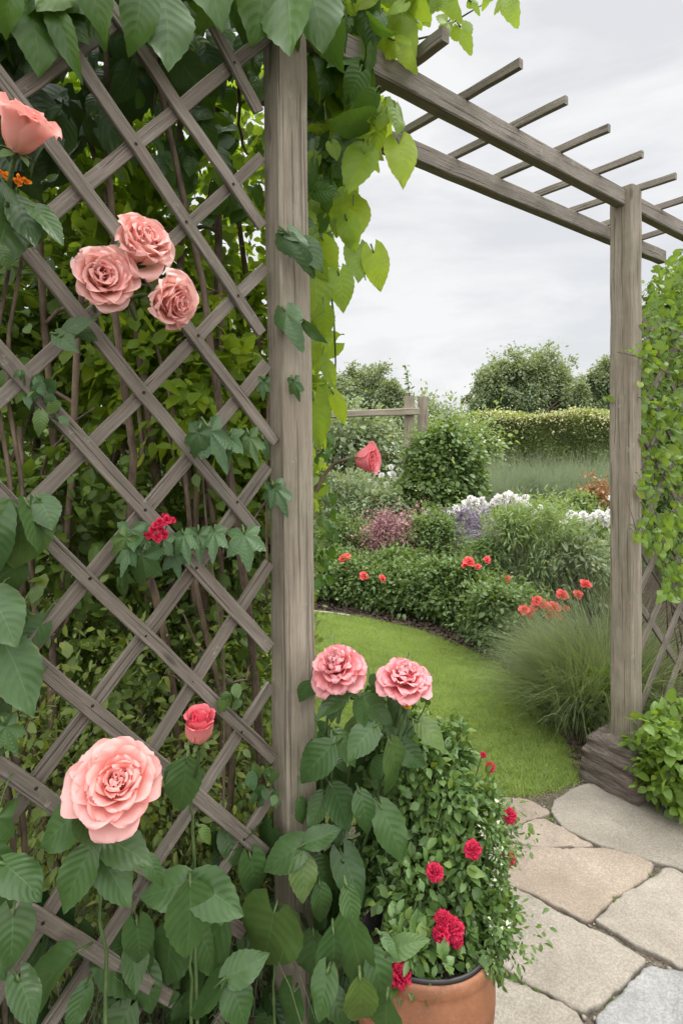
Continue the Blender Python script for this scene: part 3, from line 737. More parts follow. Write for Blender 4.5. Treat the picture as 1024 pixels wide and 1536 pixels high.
# ================================================================== CLIMBERS ON AND AROUND THE LEFT POST
TM = {'h': HERO, 'H': HEART, 'L': LOBED, '3': LOB3, 'm': MED}
def tilt_normal(p, amt=.35, up=.45):
    to = nrm(np.array([0, 0, CH]) - p)
    return to + UP * up + rng.normal(0, amt, 3)
def hero(acc, items, off=-.05, depth=None, bright=(.25, .8), yel=.05, m=0, ms=1, petiole=True, amt=.3, up=.4):
    """Large leaves given by the photo pixels of base and tip; each hangs in front of the plane it grows on and has a stalk."""
    for it in items:
        bx, by, tx, ty, k = it[:5]; w = it[5] if len(it) > 5 else 1.0; o = off + rng.uniform(-.025, .025)
        if len(it) > 6: o = it[6]
        if depth is None: b = on_trellis(bx, by, o); d = b[1]
        else: d = depth + rng.uniform(-.05, .05) + (it[6] if len(it) > 6 else 0); b = at(bx, by, d)
        t_ = at(tx, ty, d * (1 - rng.uniform(-.01, .05)))
        D = t_ - b; L = np.linalg.norm(D); N = tilt_normal(b, amt, up)
        y = rng.uniform(.3, .9) if rng.uniform() < yel else rng.uniform(0, .15)
        scatter(acc, TM[k], b[None], D[None], N[None], [L * .95], np.array([[rng.uniform(*bright), y]]), m, [w])
        if petiole:
            Dn = nrm(D); back = -nrm(np.array([0, 0, CH]) - b)
            tube(acc, curve(b + Dn * L * .02, b - Dn * L * .30 + back * L * .35 - UP * L * .1, -back * .02, 6), .0022, .003, 5, ms, np.array([.5, .2, 0]))
def fill(acc, poly, n, size, kinds, off=(-.02, .1), depth=None, bright=(0, .6), yel=.05, m=0, down=1.0, ms=None, sz=.25, amt=.5, up=.5):  # bright: leaf tint; filler behind is set darker, depth shade painted in
    poly = np.array(poly, float); lo, hi = poly.min(0), poly.max(0); c = 0
    while c < n:
        x, y = rng.uniform(lo, hi)
        if not in_poly(np.array([x]), np.array([y]), poly)[0]: continue
        c += 1
        b = on_trellis(x, y, rng.uniform(*off)) if depth is None else at(x, y, rng.uniform(*depth))
        D = np.array([rng.normal(0, .6), rng.normal(0, .4) - .15, -down + rng.normal(0, .45)]); N = tilt_normal(b, amt, up)
        L = size * max(.4, 1 + rng.normal(0, sz)); k = kinds[rng.integers(len(kinds))]
        yy = rng.uniform(.3, .9) if rng.uniform() < yel else rng.uniform(0, .15)
        b = b - nrm(D) * L * .5
        scatter(acc, TM[k], b[None], D[None], N[None], [L], np.array([[rng.uniform(*bright), yy]]), m, [rng.uniform(.85, 1.1)])
        if ms is not None:
            Dn = nrm(D); tube(acc, curve(b, b - Dn * L * .35 + np.array([0, .04, .02]), (0, 0, .01), 4), .0015, .002, 4, ms, np.array([.5, .2, 0]))

# canopy of the climber over the top of the trellis
T1 = thing('climbing_vine', 'large leaved green climber hanging over the top of the lattice', 'vine', on_trellis(380, 1300, .2) * [1, 1, 0])
a = Acc()
hero(a, [(18, -22, 5, 52, 'h', 1.0), (45, 0, 66, 108, 'h', .85), (76, 8, 122, 104, 'h', .6), (212, -6, 198, 70, 'H', .85), (245, -4, 260, 110, 'h', .95), (372, -40, 370, 58, 'H', 1.1), (432, -6, 440, 80, 'h', .95),
         (130, -40, 150, 20, 'h'), (300, -50, 330, 10, 'H'), (478, 10, 492, 78, 'h', .8), (95, -40, 60, 20, 'h'), (405, -60, 395, 0, 'H')], off=-.06, bright=(.35, .85), m=1, ms=2)
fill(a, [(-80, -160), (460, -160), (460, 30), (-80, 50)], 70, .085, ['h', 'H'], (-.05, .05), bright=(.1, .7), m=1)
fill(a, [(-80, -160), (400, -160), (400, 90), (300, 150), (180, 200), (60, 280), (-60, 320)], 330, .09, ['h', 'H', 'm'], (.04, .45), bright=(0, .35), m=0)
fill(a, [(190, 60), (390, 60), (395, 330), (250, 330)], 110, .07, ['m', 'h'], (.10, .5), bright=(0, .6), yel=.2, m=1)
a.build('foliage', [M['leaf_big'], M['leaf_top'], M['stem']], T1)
a = Acc()
for k in range(4):
    x = rng.uniform(20, 390); p = on_trellis(x, rng.uniform(-60, 60), rng.uniform(.05, .25)); q = on_trellis(x + rng.normal(0, 50), rng.uniform(200, 420), rng.uniform(.1, .5))
    tube(a, curve(p, q, rng.normal(0, .04, 3), 10, .006), .006, .003, 6)
for k in range(2):
    b0 = np.r_[(T1.location[0] + rng.normal(0, .06), T1.location[1] + rng.normal(0, .05)), 0]; q = on_trellis(rng.uniform(60, 380), rng.uniform(-60, 30), .12)
    tube(a, curve(b0, q, rng.normal(0, .07, 3), 16, .008), .013, .006, 7)
a.build('stem', M['bark'], T1)

# bright back-lit curtain right of the post
T2 = thing('climbing_vine', 'bright yellow green backlit vine trailing down the garden side of the left post', 'vine', (*(at(480, 700, 1.75)[:2]), 0))
a = Acc()
D2 = 1.52
hero(a, [(560, 378, 573, 438, 'H', .75), (536, 372, 542, 420, 'H', .8), (508, 412, 514, 465, 'H', .85), (470, 600, 474, 672, 'H', .8), (486, 540, 506, 582, 'h', .8), (590, 60, 622, 96, '3', .8), (560, 180, 566, 232, 'H', .8),
         (592, 160, 602, 200, 'H', .8), (598, 215, 606, 268, 'H', .75), (545, 230, 520, 275, 'H', .9), (508, 215, 516, 262, 'h', .9), (470, 410, 476, 470, 'h', .9), (484, 360, 500, 410, 'h', .8), (520, 330, 530, 380, 'H', .8),
         (475, 480, 495, 520, 'h', .9), (470, 330, 462, 380, 'h', .9), (505, 120, 540, 190, 'h', .9), (560, 40, 590, 90, 'h', .8), (600, 20, 618, 60, '3', .8), (620, 0, 640, 30, '3'), (690, 40, 706, 78, '3', .8), (672, 32, 660, 62, '3', .8), (757, -8, 768, 18, '3', .8), (735, -10, 722, 14, '3', .8), (706, 2, 720, 20, '3', .7),
         (500, 590, 520, 640, 'h', .6), (480, 640, 490, 680, 'h', .5)], depth=D2, bright=(.35, 1), yel=.35, m=0, ms=1, up=.2)
P2 = [(458, -120), (640, -120), (650, 40), (600, 90), (560, 130), (600, 215), (590, 255), (548, 260), (540, 330), (545, 400), (500, 400), (492, 460), (485, 520), (492, 560), (485, 600), (458, 590)]
fill(a, P2, 300, .062, ['h', 'H', 'H', '3'], depth=(1.42, 1.95), bright=(.1, 1), yel=.25, m=0, ms=1, sz=.35, up=.2)
fill(a, [(456, -60), (570, -60), (560, 120), (520, 240), (500, 340), (456, 420)], 95, .075, ['h', 'H'], depth=(1.40, 1.6), bright=(.2, .8), m=2, ms=1)
fill(a, [(500, -120), (680, -120), (690, 10), (640, 30), (560, 60)], 75, .055, ['3', 'H'], depth=(1.4, 1.8), bright=(.3, 1), yel=.4, m=0, ms=1)
fill(a, [(458, 640), (500, 660), (505, 800), (500, 880), (462, 900)], 40, .034, ['m', '3'], depth=(1.6, 2.0), bright=(.4, 1), yel=.2, m=2, ms=1)
a.build('foliage', [M['leaf_bright'], M['stem'], M['leaf_top']], T2)
a = Acc()
for pts in ([(440, 900), (446, 640), (474, 470), (490, 300), (520, -80)], [(436, 900), (444, 600), (466, 420), (480, 200), (470, -60)], [(500, 120), (540, 60), (640, 60), (700, 20), (790, -30)], [(480, 300), (520, 330), (540, 380), (548, 420)], [(500, 100), (560, 60), (620, 90)], [(478, 350), (500, 460), (504, 560), (492, 640)]):
    pp = np.array(pts, float); tt = np.linspace(0, len(pp) - 1, 24); q = np.c_[np.interp(tt, range(len(pp)), pp[:, 0]), np.interp(tt, range(len(pp)), pp[:, 1])]
    for _ in range(3): q[1:-1] = (q[:-2] + 2 * q[1:-1] + q[2:]) / 4
    w3 = np.array([at(x, y, 1.6 + .04 * math.sin(i)) for i, (x, y) in enumerate(q)]); w3[0, 2] = max(0.0, w3[0, 2] - 1.0 if pts[0][1] == 900 else w3[0, 2])
    tube(a, w3, .004, .0018, 6)
a.build('stem', M['stem'], T2)

# (the leaves over the post head belong to the canopy, in front of the timber)
a = Acc()
hero(a, [(428, -30, 438, 82, 'h', .95, -.12), (398, -45, 384, 56, 'H', 1.0, -.11), (462, -35, 484, 62, 'h', .9, -.12), (445, -60, 455, 20, 'H', .9, -.10)], bright=(.3, .8), m=0, ms=1)
a.build('leaf_spray', [M['leaf_top'], M['stem']], T1)

# lobed leaves threading through the middle of the lattice, with a small red blossom cluster
T3 = thing('climbing_vine', 'small vine with lobed dark leaves and a red blossom cluster halfway up the lattice', 'vine', (*on_trellis(330, 900, .04)[:2], 0))
a = Acc()
hero(a, [(298, 645, 286, 692, 'L', 1.0), (312, 640, 345, 716, 'L', .8), (345, 652, 335, 705, 'L', .9), (374, 652, 388, 702, 'L', .8), (395, 660, 402, 694, 'h', .6), (408, 730, 404, 772, 'L', .9), (412, 728, 432, 776, 'L', .8),
         (366, 798, 374, 856, 'L', 1.1), (298, 798, 300, 850, 'L', .9), (322, 795, 318, 842, 'L', .9), (215, 828, 200, 892, 'L', 1.1), (196, 822, 180, 860, 'L', .8), (258, 826, 272, 872, 'L', 1.0), (246, 806, 232, 848, 'L', 1.0), (275, 800, 282, 840, 'L', .8),
         (205, 800, 200, 818, 'm', .9)], off=-.06, bright=(.3, .85), m=0, ms=1, up=.8)
hero(a, [(396, 570, 394, 604, 'L', .8), (440, 570, 448, 604, 'L', .8)], off=-.07, bright=(.4, .8), m=0, ms=1)
hero(a, [(432, 350, 478, 412, '3', .7), (452, 360, 480, 392, 'h', .8), (428, 466, 452, 524, '3', .7), (455, 482, 490, 520, 'h', .6), (425, 350, 452, 362, 'h', .7)], off=-.06, bright=(.25, .8), m=0, ms=1)
fill(a, [(170, 800), (280, 790), (270, 860), (190, 880)], 10, .05, ['L', 'm'], (-.06, -.02), bright=(.3, .9), yel=.3)
fill(a, [(20, 560), (60, 560), (110, 640), (60, 640)], 26, .028, ['m'], (-.05, .0), bright=(.5, 1), yel=.3)
fill(a, [(320, 1030), (368, 1028), (366, 1062), (330, 1066)], 9, .03, ['m', 'h'], (-.06, -.02), bright=(.7, 1), yel=.8)
fill(a, [(380, 1150), (420, 1150), (420, 1210), (340, 1210)], 16, .03, ['m'], (-.05, .03), bright=(.5, 1), yel=.5)
a.build('foliage', [M['leaf_lobed'], M['stem']], T3)
a = Acc()
for pts in ([(330, 1400), (340, 1000), (310, 800), (300, 650)], [(310, 800), (370, 795), (410, 735)], [(330, 900), (270, 810), (205, 815)], [(300, 650), (380, 655)], [(400, 900), (400, 570), (440, 470), (430, 350)]):
    w3 = [on_trellis(x, y, .035) for x, y in pts]; w3 = np.array(w3); tt = np.linspace(0, len(w3) - 1, 18)
    q = np.stack([np.interp(tt, range(len(w3)), w3[:, k]) for k in range(3)], 1)
    for _ in range(3): q[1:-1] = (q[:-2] + 2 * q[1:-1] + q[2:]) / 4
    if pts[0][1] == 1400: q[0, 2] = 0
    tube(a, q, .004, .002, 6)
a.build('stem', M['bark'], T3)
ME_TINY = mesh_of(flower(9, 1.3, .6, .5, .06, .4, .6, .95, .6, ng=4, seed=3), 'blossom', M['crimson'])
for (x, y, s_) in [(225, 803, .010), (236, 806, .012), (246, 803, .011), (230, 795, .010), (242, 793, .010), (240, 784, .011), (250, 780, .012), (258, 782, .009), (247, 775, .009), (234, 788, .009), (219, 801, .007), (262, 780, .006)]:
    p = on_trellis(x, y, -.09 + rng.uniform(-.01, .01)); place(ME_TINY, 'blossom', T3, p, nrm(np.array([0, 0, CH]) - p + rng.normal(0, .4, 3)), s_, rng.uniform(0, 6))
a = Acc()
for (x, y) in [(230, 800), (246, 798), (252, 782), (240, 785)]:
    tube(a, curve(on_trellis(242, 825, -.05), on_trellis(x, y, -.085), (0, 0, .004), 5), .0012, .001, 4)
a.build('stalk', M['stem'], T3)

# big leaves at the left edge of the frame
T4 = thing('climbing_vine', 'coarse dark vine with broad leaves crowding the left edge of the lattice', 'vine', (*on_trellis(10, 1300, .06)[:2], 0))
a = Acc()
hero(a, [(34, 772, 22, 862, 'H', 1.2), (-10, 770, -20, 860, 'H', 1.1), (60, 748, 78, 792, 'h', 1.0), (44, 760, 70, 830, 'H', .9), (6, 962, 58, 1078, 'h', .85), (-10, 900, 30, 968, 'H', .9), (0, 985, -20, 1060, 'H'), (8, 1085, 28, 1140, 'L', .9), (-5, 1080, -5, 1140, 'L', .9),
         (8, 1296, 66, 1345, 'h', .9), (20, 1372, 12, 1466, 'H', 1.0), (-20, 1290, -10, 1380, 'H'), (108, 1432, 0, 1545, 'h', .75), (40, 755, 5, 775, 'h', .8), (130, 1480, 100, 1560, 'h', .8), (30, 1470, 60, 1540, 'H', .8)], off=-.07, bright=(.25, .75), m=0, ms=1)
hero(a, [(25, 300, 60, 372, 'h', .8), (50, 310, 98, 358, 'h', .7), (10, 330, -5, 400, 'H', .9), (60, 320, 30, 378, 'h', .8), (0, 270, 30, 310, 'h', .7), (70, 270, 90, 262, 'm', .8), (-5, 370, 20, 400, 'h')], off=-.10, bright=(.15, .6), m=0, ms=1)
hero(a, [(95, 500, 130, 470, 'h', .7), (110, 490, 148, 512, 'h', .7), (85, 500, 112, 520, 'h', .8)], off=-.05, bright=(.1, .5), m=0, ms=1)
fill(a, [(-60, 860), (35, 860), (45, 1000), (20, 1290), (-60, 1290)], 26, .065, ['H', 'L', 'm'], (-.05, .05), bright=(.1, .7), m=0, ms=1)
fill(a, [(-80, 1380), (60, 1380), (260, 1480), (270, 1640), (-80, 1640)], 40, .10, ['h', 'H'], (-.02, .12), bright=(0, .45), m=0)
a.build('foliage', [M['leaf_big'], M['stem']], T4)
a = Acc()
for x in (-20, 8, 25):
    q = [np.r_[on_trellis(x, 1300, .05)[:2], 0]] + [on_trellis(x + 15 * math.sin(k * 1.3), y, .03) for k, y in enumerate(range(1400, 250, -100))]
    tube(a, q, .006, .003, 6)
a.build('stem', M['bark'], T4)

# low climber with the big smooth leaves in front of the lattice
T5 = thing('climbing_vine', 'low climber with big smooth pointed leaves covering the foot of the lattice and post', 'vine', (*on_trellis(280, 1500, .03)[:2], 0))
a = Acc()
hero(a, [(285, 1325, 204, 1338, 'h', .95, -.13), (287, 1323, 372, 1372, 'h', 1.0, -.13), (285, 1330, 286, 1446, 'h', 1.05, -.15), (206, 1388, 210, 1464, 'H', .75), (376, 1288, 386, 1362, 'H', .8, -.03), (330, 1388, 262, 1478, 'h', .9, -.06), (300, 1395, 330, 1470, 'H', .8, -.04),
         (456, 1264, 388, 1302, 'h', .95, -.10), (452, 1284, 458, 1360, 'h', 1.1, -.11), (458, 1264, 514, 1240, 'h', .9, -.11), (470, 1290, 512, 1340, 'h', 1.0, -.09), (410, 1370, 388, 1468, 'H', 1.15, -.13), (425, 1375, 455, 1425, 'H', .8, -.11), (470, 1403, 477, 1500, 'h', 1.0, -.13),
         (338, 1466, 402, 1428, 'h', .9, -.13), (338, 1470, 278, 1528, 'h', 1.0, -.13), (345, 1476, 374, 1548, 'h', 1.1, -.14), (490, 1480, 520, 1550, 'h', 1.0, -.12), (440, 1490, 420, 1560, 'H', .9, -.1), (500, 1410, 520, 1470, 'H', .9, -.1), (300, 1240, 322, 1268, 'm', .8), (395, 1395, 415, 1440, 'H', .7, -.07)],
     off=-.1, bright=(.35, .9), m=0, ms=1, amt=.22, up=.55)
hero(a, [(120, 1216, 42, 1276, 'h', .85, -.13), (124, 1216, 152, 1278, 'h', 1.1, -.14), (138, 1270, 84, 1384, 'h', .9, -.14), (152, 1256, 238, 1296, 'h', .9, -.13), (150, 1284, 204, 1362, 'h', .9, -.13), (280, 1142, 272, 1232, 'h', .95, -.10), (262, 1150, 250, 1200, 'h', .8, -.07), (215, 1285, 250, 1325, 'h', .8, -.1)], off=-.12, bright=(.35, .8), m=0, ms=1, amt=.2, up=.5)
fill(a, [(180, 1380), (420, 1380), (540, 1460), (540, 1640), (150, 1640)], 70, .085, ['h', 'H'], (-.04, .12), bright=(0, .5), m=0)
fill(a, [(330, 1240), (470, 1240), (520, 1400), (400, 1420), (330, 1360)], 28, .07, ['h', 'H'], (.0, .14), bright=(0, .45), m=0)
a.build('foliage', [M['leaf_big'], M['stem']], T5)
a = Acc()
for pts in ([(290, 1700), (287, 1480), (286, 1325)], [(150, 1700), (160, 1450), (140, 1262)], [(460, 1700), (470, 1400), (457, 1265)], [(340, 1700), (338, 1468)], [(300, 1500), (290, 1250), (284, 1140)], [(410, 1700), (412, 1370)]):
    w3 = np.array([on_trellis(x, min(y, 1640), -.07) for x, y in pts]); w3[0, 2] = 0.0; tt = np.linspace(0, len(w3) - 1, 14)
    tube(a, np.stack([np.interp(tt, range(len(w3)), w3[:, k]) for k in range(3)], 1) + rng.normal(0, .002, (14, 3)), .0045, .0025, 6)
a.build('stem', M['stem'], T5)

# leafy shrub right of the post that carries the two pink roses
T6 = thing('climbing_shrub', 'matt green large leaved shrub with two pink double blooms between post and pot', 'shrub', (*at(500, 1100, 1.42)[:2], 0))
a = Acc()
hero(a, [(498, 1116, 442, 1182, 'h', 1.1), (506, 1026, 492, 1080, 'h', 1.0), (542, 1050, 598, 1082, 'h', .9), (540, 1048, 545, 1098, 'h', 1.0), (520, 1040, 474, 1072, 'h', .9), (586, 1116, 614, 1208, 'h', 1.0), (590, 1112, 648, 1152, 'h', .8), (627, 1082, 672, 1116, 'h', .9), (560, 1090, 520, 1140, 'h', 1.0), (575, 1140, 545, 1170, 'h', .9),
         (572, 1212, 612, 1304, 'h', .75), (515, 1284, 546, 1370, 'H', .75), (498, 1180, 530, 1250, 'h', 1.0), (485, 1190, 462, 1250, 'h', .9), (540, 1190, 560, 1260, 'h', .9), (520, 1376, 556, 1505, 'h', .75), (560, 1436, 592, 1540, 'h', .8), (592, 1420, 640, 1404, 'H', .7), (575, 1330, 560, 1390, 'h', .7), (505, 1100, 540, 1150, 'h', .9), (480, 1330, 490, 1400, 'h', .9), (530, 1490, 560, 1560, 'h', .9)],
     depth=1.26, bright=(.3, .9), m=0, ms=1, up=.7)
fill(a, [(452, 1020), (600, 1040), (620, 1120), (600, 1260), (560, 1380), (600, 1500), (600, 1640), (470, 1640), (450, 1400), (455, 1180)], 110, .07, ['h', 'H'], depth=(1.28, 1.5), bright=(0, .6), m=0, ms=1)
hero(a, [(520, 1376, 552, 1502, 'h', .75), (560, 1430, 590, 1536, 'h', .85), (500, 1400, 505, 1500, 'h', .9), (540, 1470, 545, 1570, 'h', .9), (592, 1425, 640, 1408, 'H', .7), (572, 1402, 600, 1440, 'h', .8), (520, 1330, 535, 1400, 'h', .9), (580, 1500, 575, 1590, 'h', .9), (490, 1460, 470, 1540, 'H', .9)], depth=.99, bright=(.3, .9), m=0, ms=1, up=.7)
fill(a, [(465, 1010), (640, 1020), (650, 1060), (470, 1060)], 40, .022, ['m'], depth=(1.32, 1.45), bright=(.5, 1), yel=.5, m=0)
a.build('foliage', [M['leaf_big'], M['stem']], T6)
a = Acc()
base6 = np.array(T6.location)
for tip in [(506, 1000), (604, 1015), (545, 1050), (590, 1115), (500, 1120), (570, 1212), (515, 1290), (610, 1062), (548, 1380)]:
    q = at(*tip, 1.26); tube(a, curve(base6 + rng.normal(0, .03, 3) * [1, 1, 0], q, (rng.normal(0, .03), .04, .05), 12), .006, .003, 6)
a.build('stem', M['stem'], T6)

# ------------------------------------------------------------------ the roses
def rose(label, px, py, d, wpx, axis, me, squash=1.0, stem_to=None, name='rose', leaves=(), group=None, cal=1.0, smat='stem', sr=.0034):
    c = at(px, py, d); r = wpx / 2 / F * d; axis = nrm(np.array(axis, float))
    base = c - axis * r * .35
    end = on_trellis(*stem_to, .02) if stem_to and len(stem_to) == 2 else (at(*stem_to) if stem_to else base - axis * .1)
    t = thing(name, label, 'rose', end, group)
    place(me, 'bloom', t, base, axis, r, rng.uniform(0, 6), squash)
    calyx(t, base, axis, r * .75 * cal)
    a = Acc(); t_ = np.linspace(0, 1, 12)[:, None]; p0 = base - axis * r * .35; p1 = p0 - axis * r * 1.2
    q = (1 - t_) ** 2 * p0 + 2 * t_ * (1 - t_) * p1 + t_ ** 2 * end
    tube(a, q, sr, sr * 1.4, 7); a.build('stem', M[smat], t)
    if leaves:
        a = Acc(); hero(a, leaves, off=-.1, bright=(.3, .8), m=0, ms=1); a.build('foliage', [M['leaf_big'], M['stem']], t)
    return t
ME_HERO = mesh_of(flower(36, 1.42, .72, 1.05, .045, .50, .40, 1.0, .70, .17, .62, 11, 12, .0, .22, .10), 'bloom', M['rose_hero'])
ME_PALE = [mesh_of(flower(30, .86, .85, .95, .04, .62, .66, 1.0, .74, .17, .55, 11, 20 + k, .0, .20), 'bloom', M['rose_pale']) for k in range(3)]
ME_CORAL = mesh_of(flower(22, .50, .9, .85, .02, .75, .85, 1.15, .78, .20, .52, 11, 31, .0, .12), 'bloom', M['rose_coral'])
ME_BUD = mesh_of(flower(13, .26, .9, .70, .015, .30, .95, 1.2, .72, .18, .42, 11, 41, .0, .08), 'bloom', M['rose_bud'])
ME_BUD2 = mesh_of(flower(16, .48, .9, .70, .02, .35, .9, 1.15, .74, .18, .5, 11, 44, .0, .08), 'bloom', M['rose_hot'])
ME_PINK = [mesh_of(flower(40, 1.45, .85, .75, .085, .7, .55, 1.0, .58, .17, .62, 10, 51 + k, .03, .20, .14), 'bloom', M['rose_pink']) for k in range(2)]
cam = np.array([0, 0, CH])
toward = lambda px, py, d, k=0, up=0, side=0: nrm(cam - at(px, py, d)) + np.array([side, k, up])
rose('big fully open coral pink rose low on the lattice above smooth leaves', 176, 1170, .92, 132, toward(176, 1172, .92, 0, .35, .05), ME_HERO, .95, (150, 1300))
rose('fat coral rose just opening at the left edge of the frame', 32, 205, .86, 102, [.50, -.35, .85], ME_CORAL, 1.25, (12, 400), cal=.9)
rose('left and frontmost rose of the pale pink cluster high on the lattice', 156, 415, .98, 112, toward(156, 418, .98, 0, .25, .25), ME_PALE[0], 1.0, (150, 500))
rose('uppermost rose of the pale pink cluster high on the lattice', 214, 366, 1.02, 108, [.60, -.60, .40], ME_PALE[1], 1.3, (205, 480))
rose('lowest right rose of the pale pink cluster, turned sideways', 258, 452, 1.04, 98, [.80, -.42, -.28], ME_PALE[2], 1.3, (190, 462))
rose('upright pink rosebud with red tinted petals on a stalk above the large open rose', 299, 1094, 1.02, 98, [.08, -.25, 1], ME_BUD, .85, (283, 1180), cal=.6)
rose('ruffled pink rose touching the post, left of the pair over the shrub', 505, 996, 1.26, 80, toward(505, 996, 1.26, 0, 1.0, -.3), ME_PINK[0], 1.2, (506, 1085, 1.3))
rose('ruffled pink rose right of the pair over the shrub, seen against the lawn', 606, 1008, 1.26, 82, toward(606, 1008, 1.26, 0, 2.6, .25), ME_PINK[1], .9, (596, 1090, 1.3))
rose('single hot pink half opened rose arching out from the post over the flower bed', 546, 690, 1.42, 66, [.85, -.50, -.02], ME_BUD2, 1.0, (474, 738, 1.46), cal=.9, smat='bark', sr=.0040)
# dots of other colours
t = thing('lantana_sprig', 'orange flower sprig at the left edge under the fat coral rose', 'flower', on_trellis(20, 330, -.03))
ME_OR = mesh_of(flower(9, 1.2, .6, .5, .06, .4, .6, .95, .6, ng=4, seed=5), 'blossom', M['orange'])
for x, y in [(2, 268), (8, 262), (25, 270), (32, 276), (38, 270), (30, 266), (0, 258), (14, 268), (42, 274)]:
    p = on_trellis(x, y, -.09); place(ME_OR, 'blossom', t, p, nrm(cam - p + rng.normal(0, .4, 3)), .0065, rng.uniform(0, 6))
a = Acc()
for x in (5, 30): tube(a, curve(on_trellis(20, 330, -.03), on_trellis(x, 274, -.085), (0, 0, .01), 6), .0016, .0012, 5)
a.build('stem', M['stem'], t)
t = thing('yellow_flower', 'little yellow flower below the pink pair, against the lawn', 'flower', at(600, 1110, 1.32))
ME_YE = mesh_of(flower(12, .8, .8, .7, .04, .5, .7, 1.0, .65, .2, .6, ng=5, seed=8), 'blossom', M['yellow'])
place(ME_YE, 'blossom', t, at(608, 1060, 1.24), nrm([.1, -.5, .9]), .014); place(ME_YE, 'blossom', t, at(641, 1046, 1.3), nrm([.4, -.3, .9]), .009)
a = Acc(); tube(a, curve(at(600, 1110, 1.32), at(608, 1062, 1.245), (.01, 0, 0), 6), .0018, .0014, 5); tube(a, curve(at(600, 1110, 1.32), at(641, 1048, 1.30), (.01, 0, 0), 6), .0018, .0014, 5); a.build('stem', M['stem'], t)

# ================================================================== SHRUBS BEHIND THE LATTICE
def pt(t, off, z): return L0 + DV * t + NV * off + UP * z
keepL = lambda P: (P[:, 0] / P[:, 1] < (-46 / F) + rng.normal(0, .018, len(P))) & (((P - L0) * NV).sum(1) > .07)
def shrub(name, label, cat, base, blobs, n, size, mats, tm=SMALL, trunks=6, group=None, tr=.016, keep=None, extra=None, wood=(), **kw):
    kw.setdefault('szvar', .45)
    t = thing(name, label, cat, base, group)
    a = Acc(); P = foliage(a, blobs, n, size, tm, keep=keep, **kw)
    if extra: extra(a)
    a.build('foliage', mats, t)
    b = Acc(); bb = np.asarray(base, float)
    for (c, R) in blobs:
        for k in range(max(1, trunks // len(blobs))):
            q = np.asarray(c) + rng.normal(0, .35, 3) * R
            c_ = curve(bb + rng.normal(0, .04, 3) * [1, 1, 0], q, rng.normal(0, .12, 3) * [1, 1, .2], 16, .03)
            for _ in range(2): c_[1:-1] = (c_[:-2] + 2 * c_[1:-1] + c_[2:]) / 4
            tube(b, c_, tr, tr * .3, 7, 0, None, .06)
            for j in range(3):
                s_ = bb + (q - bb) * rng.uniform(.4, .9); e = s_ + rng.normal(0, .5, 3) * R + [0, 0, .1]
                if keep is not None and not keep(e[None])[0]: continue
                tube(b, curve(s_, e, rng.normal(0, .05, 3), 7, .008), tr * .4, tr * .15, 5)
    for (x0, y0, x1, y1, o0, r_) in wood:
        p0, p1 = on_trellis(x0, y0, o0), on_trellis(x1, y1, o0 + .1)
        if y0 > 1200: p0[2] = 0
        c_ = curve(p0, p1, rng.normal(0, .07, 3), 18, .035)
        for _ in range(2): c_[1:-1] = (c_[:-2] + 2 * c_[1:-1] + c_[2:]) / 4
        tube(b, c_, r_, r_ * .5, 8, 0, None, .07)
        for j in range(6):
            m_ = c_[rng.integers(4, 16)]; e = m_ + np.array([rng.normal(0, .16), rng.normal(.05, .08), rng.uniform(-.05, .25)])
            if e[0] / e[1] > -70 / F: continue
            tube(b, curve(m_, e, rng.normal(0, .03, 3), 8, .008), r_ * .4, r_ * .12, 6, 0, None, .05)
    b.build('stem', M['bark'], t)
    return t
GB = 'shrubs behind the lattice'
shrub('shrub', 'multi stemmed shrub with small yellow green leaves behind the upper lattice beside the post', 'shrub', pt(.12, .75, 0),
      [(pt(.22, .62, 1.75), (.30, .20, .42)), (pt(.02, .70, 2.05), (.42, .2, .36)), (pt(.30, .75, 1.35), (.22, .2, .3)), (pt(-.25, .65, 1.85), (.3, .2, .35)), (pt(.02, .62, 2.45), (.45, .16, .28)), (pt(-.4, .6, 2.4), (.35, .16, .28)), (pt(.2, .40, 1.45), (.22, .12, .35)), (pt(-.12, .36, 1.65), (.25, .12, .3))], 11500, .038, M['leaf_yg'], MED[:2] + SMALL[:1], 5, GB, .022, keepL, clump=22, sig=.17, yel=.3, shell=.4, wood=[(300, 1250, 270, 180, .28, .016), (330, 1250, 345, 240, .34, .015), (290, 1250, 320, 120, .40, .018), (360, 1250, 330, 420, .22, .012), (310, 1250, 230, 500, .3, .010)])
shrub('shrub', 'bushy shrub with mid green leaves behind the centre of the lattice', 'shrub', pt(-.25, .62, 0),
      [(pt(-.48, .42, 1.22), (.32, .18, .30)), (pt(-.1, .5, 1.2), (.34, .2, .28)), (pt(.25, .55, 1.15), (.25, .2, .3)), (pt(-.25, .45, .95), (.4, .2, .2))], 7500, .030, M['leaf_fill'], MED[:2] + SMALL, 9, GB, .014, keepL, clump=30, sig=.15, yel=.12)
shrub('shrub', 'fine leaved light green shrub filling the lower lattice', 'shrub', pt(-.2, .4, 0),
      [(pt(-.5, .26, .72), (.26, .14, .36)), (pt(-.25, .30, .62), (.30, .16, .42)), (pt(.05, .34, .62), (.30, .18, .48)), (pt(.3, .42, .72), (.22, .2, .5)), (pt(-.1, .25, .3), (.5, .16, .28))], 26000, .019, M['leaf_fine'], SMALL + NEEDLE, 8, GB, .005, keepL, clump=30, sig=.16, yel=.18, lump=.35)
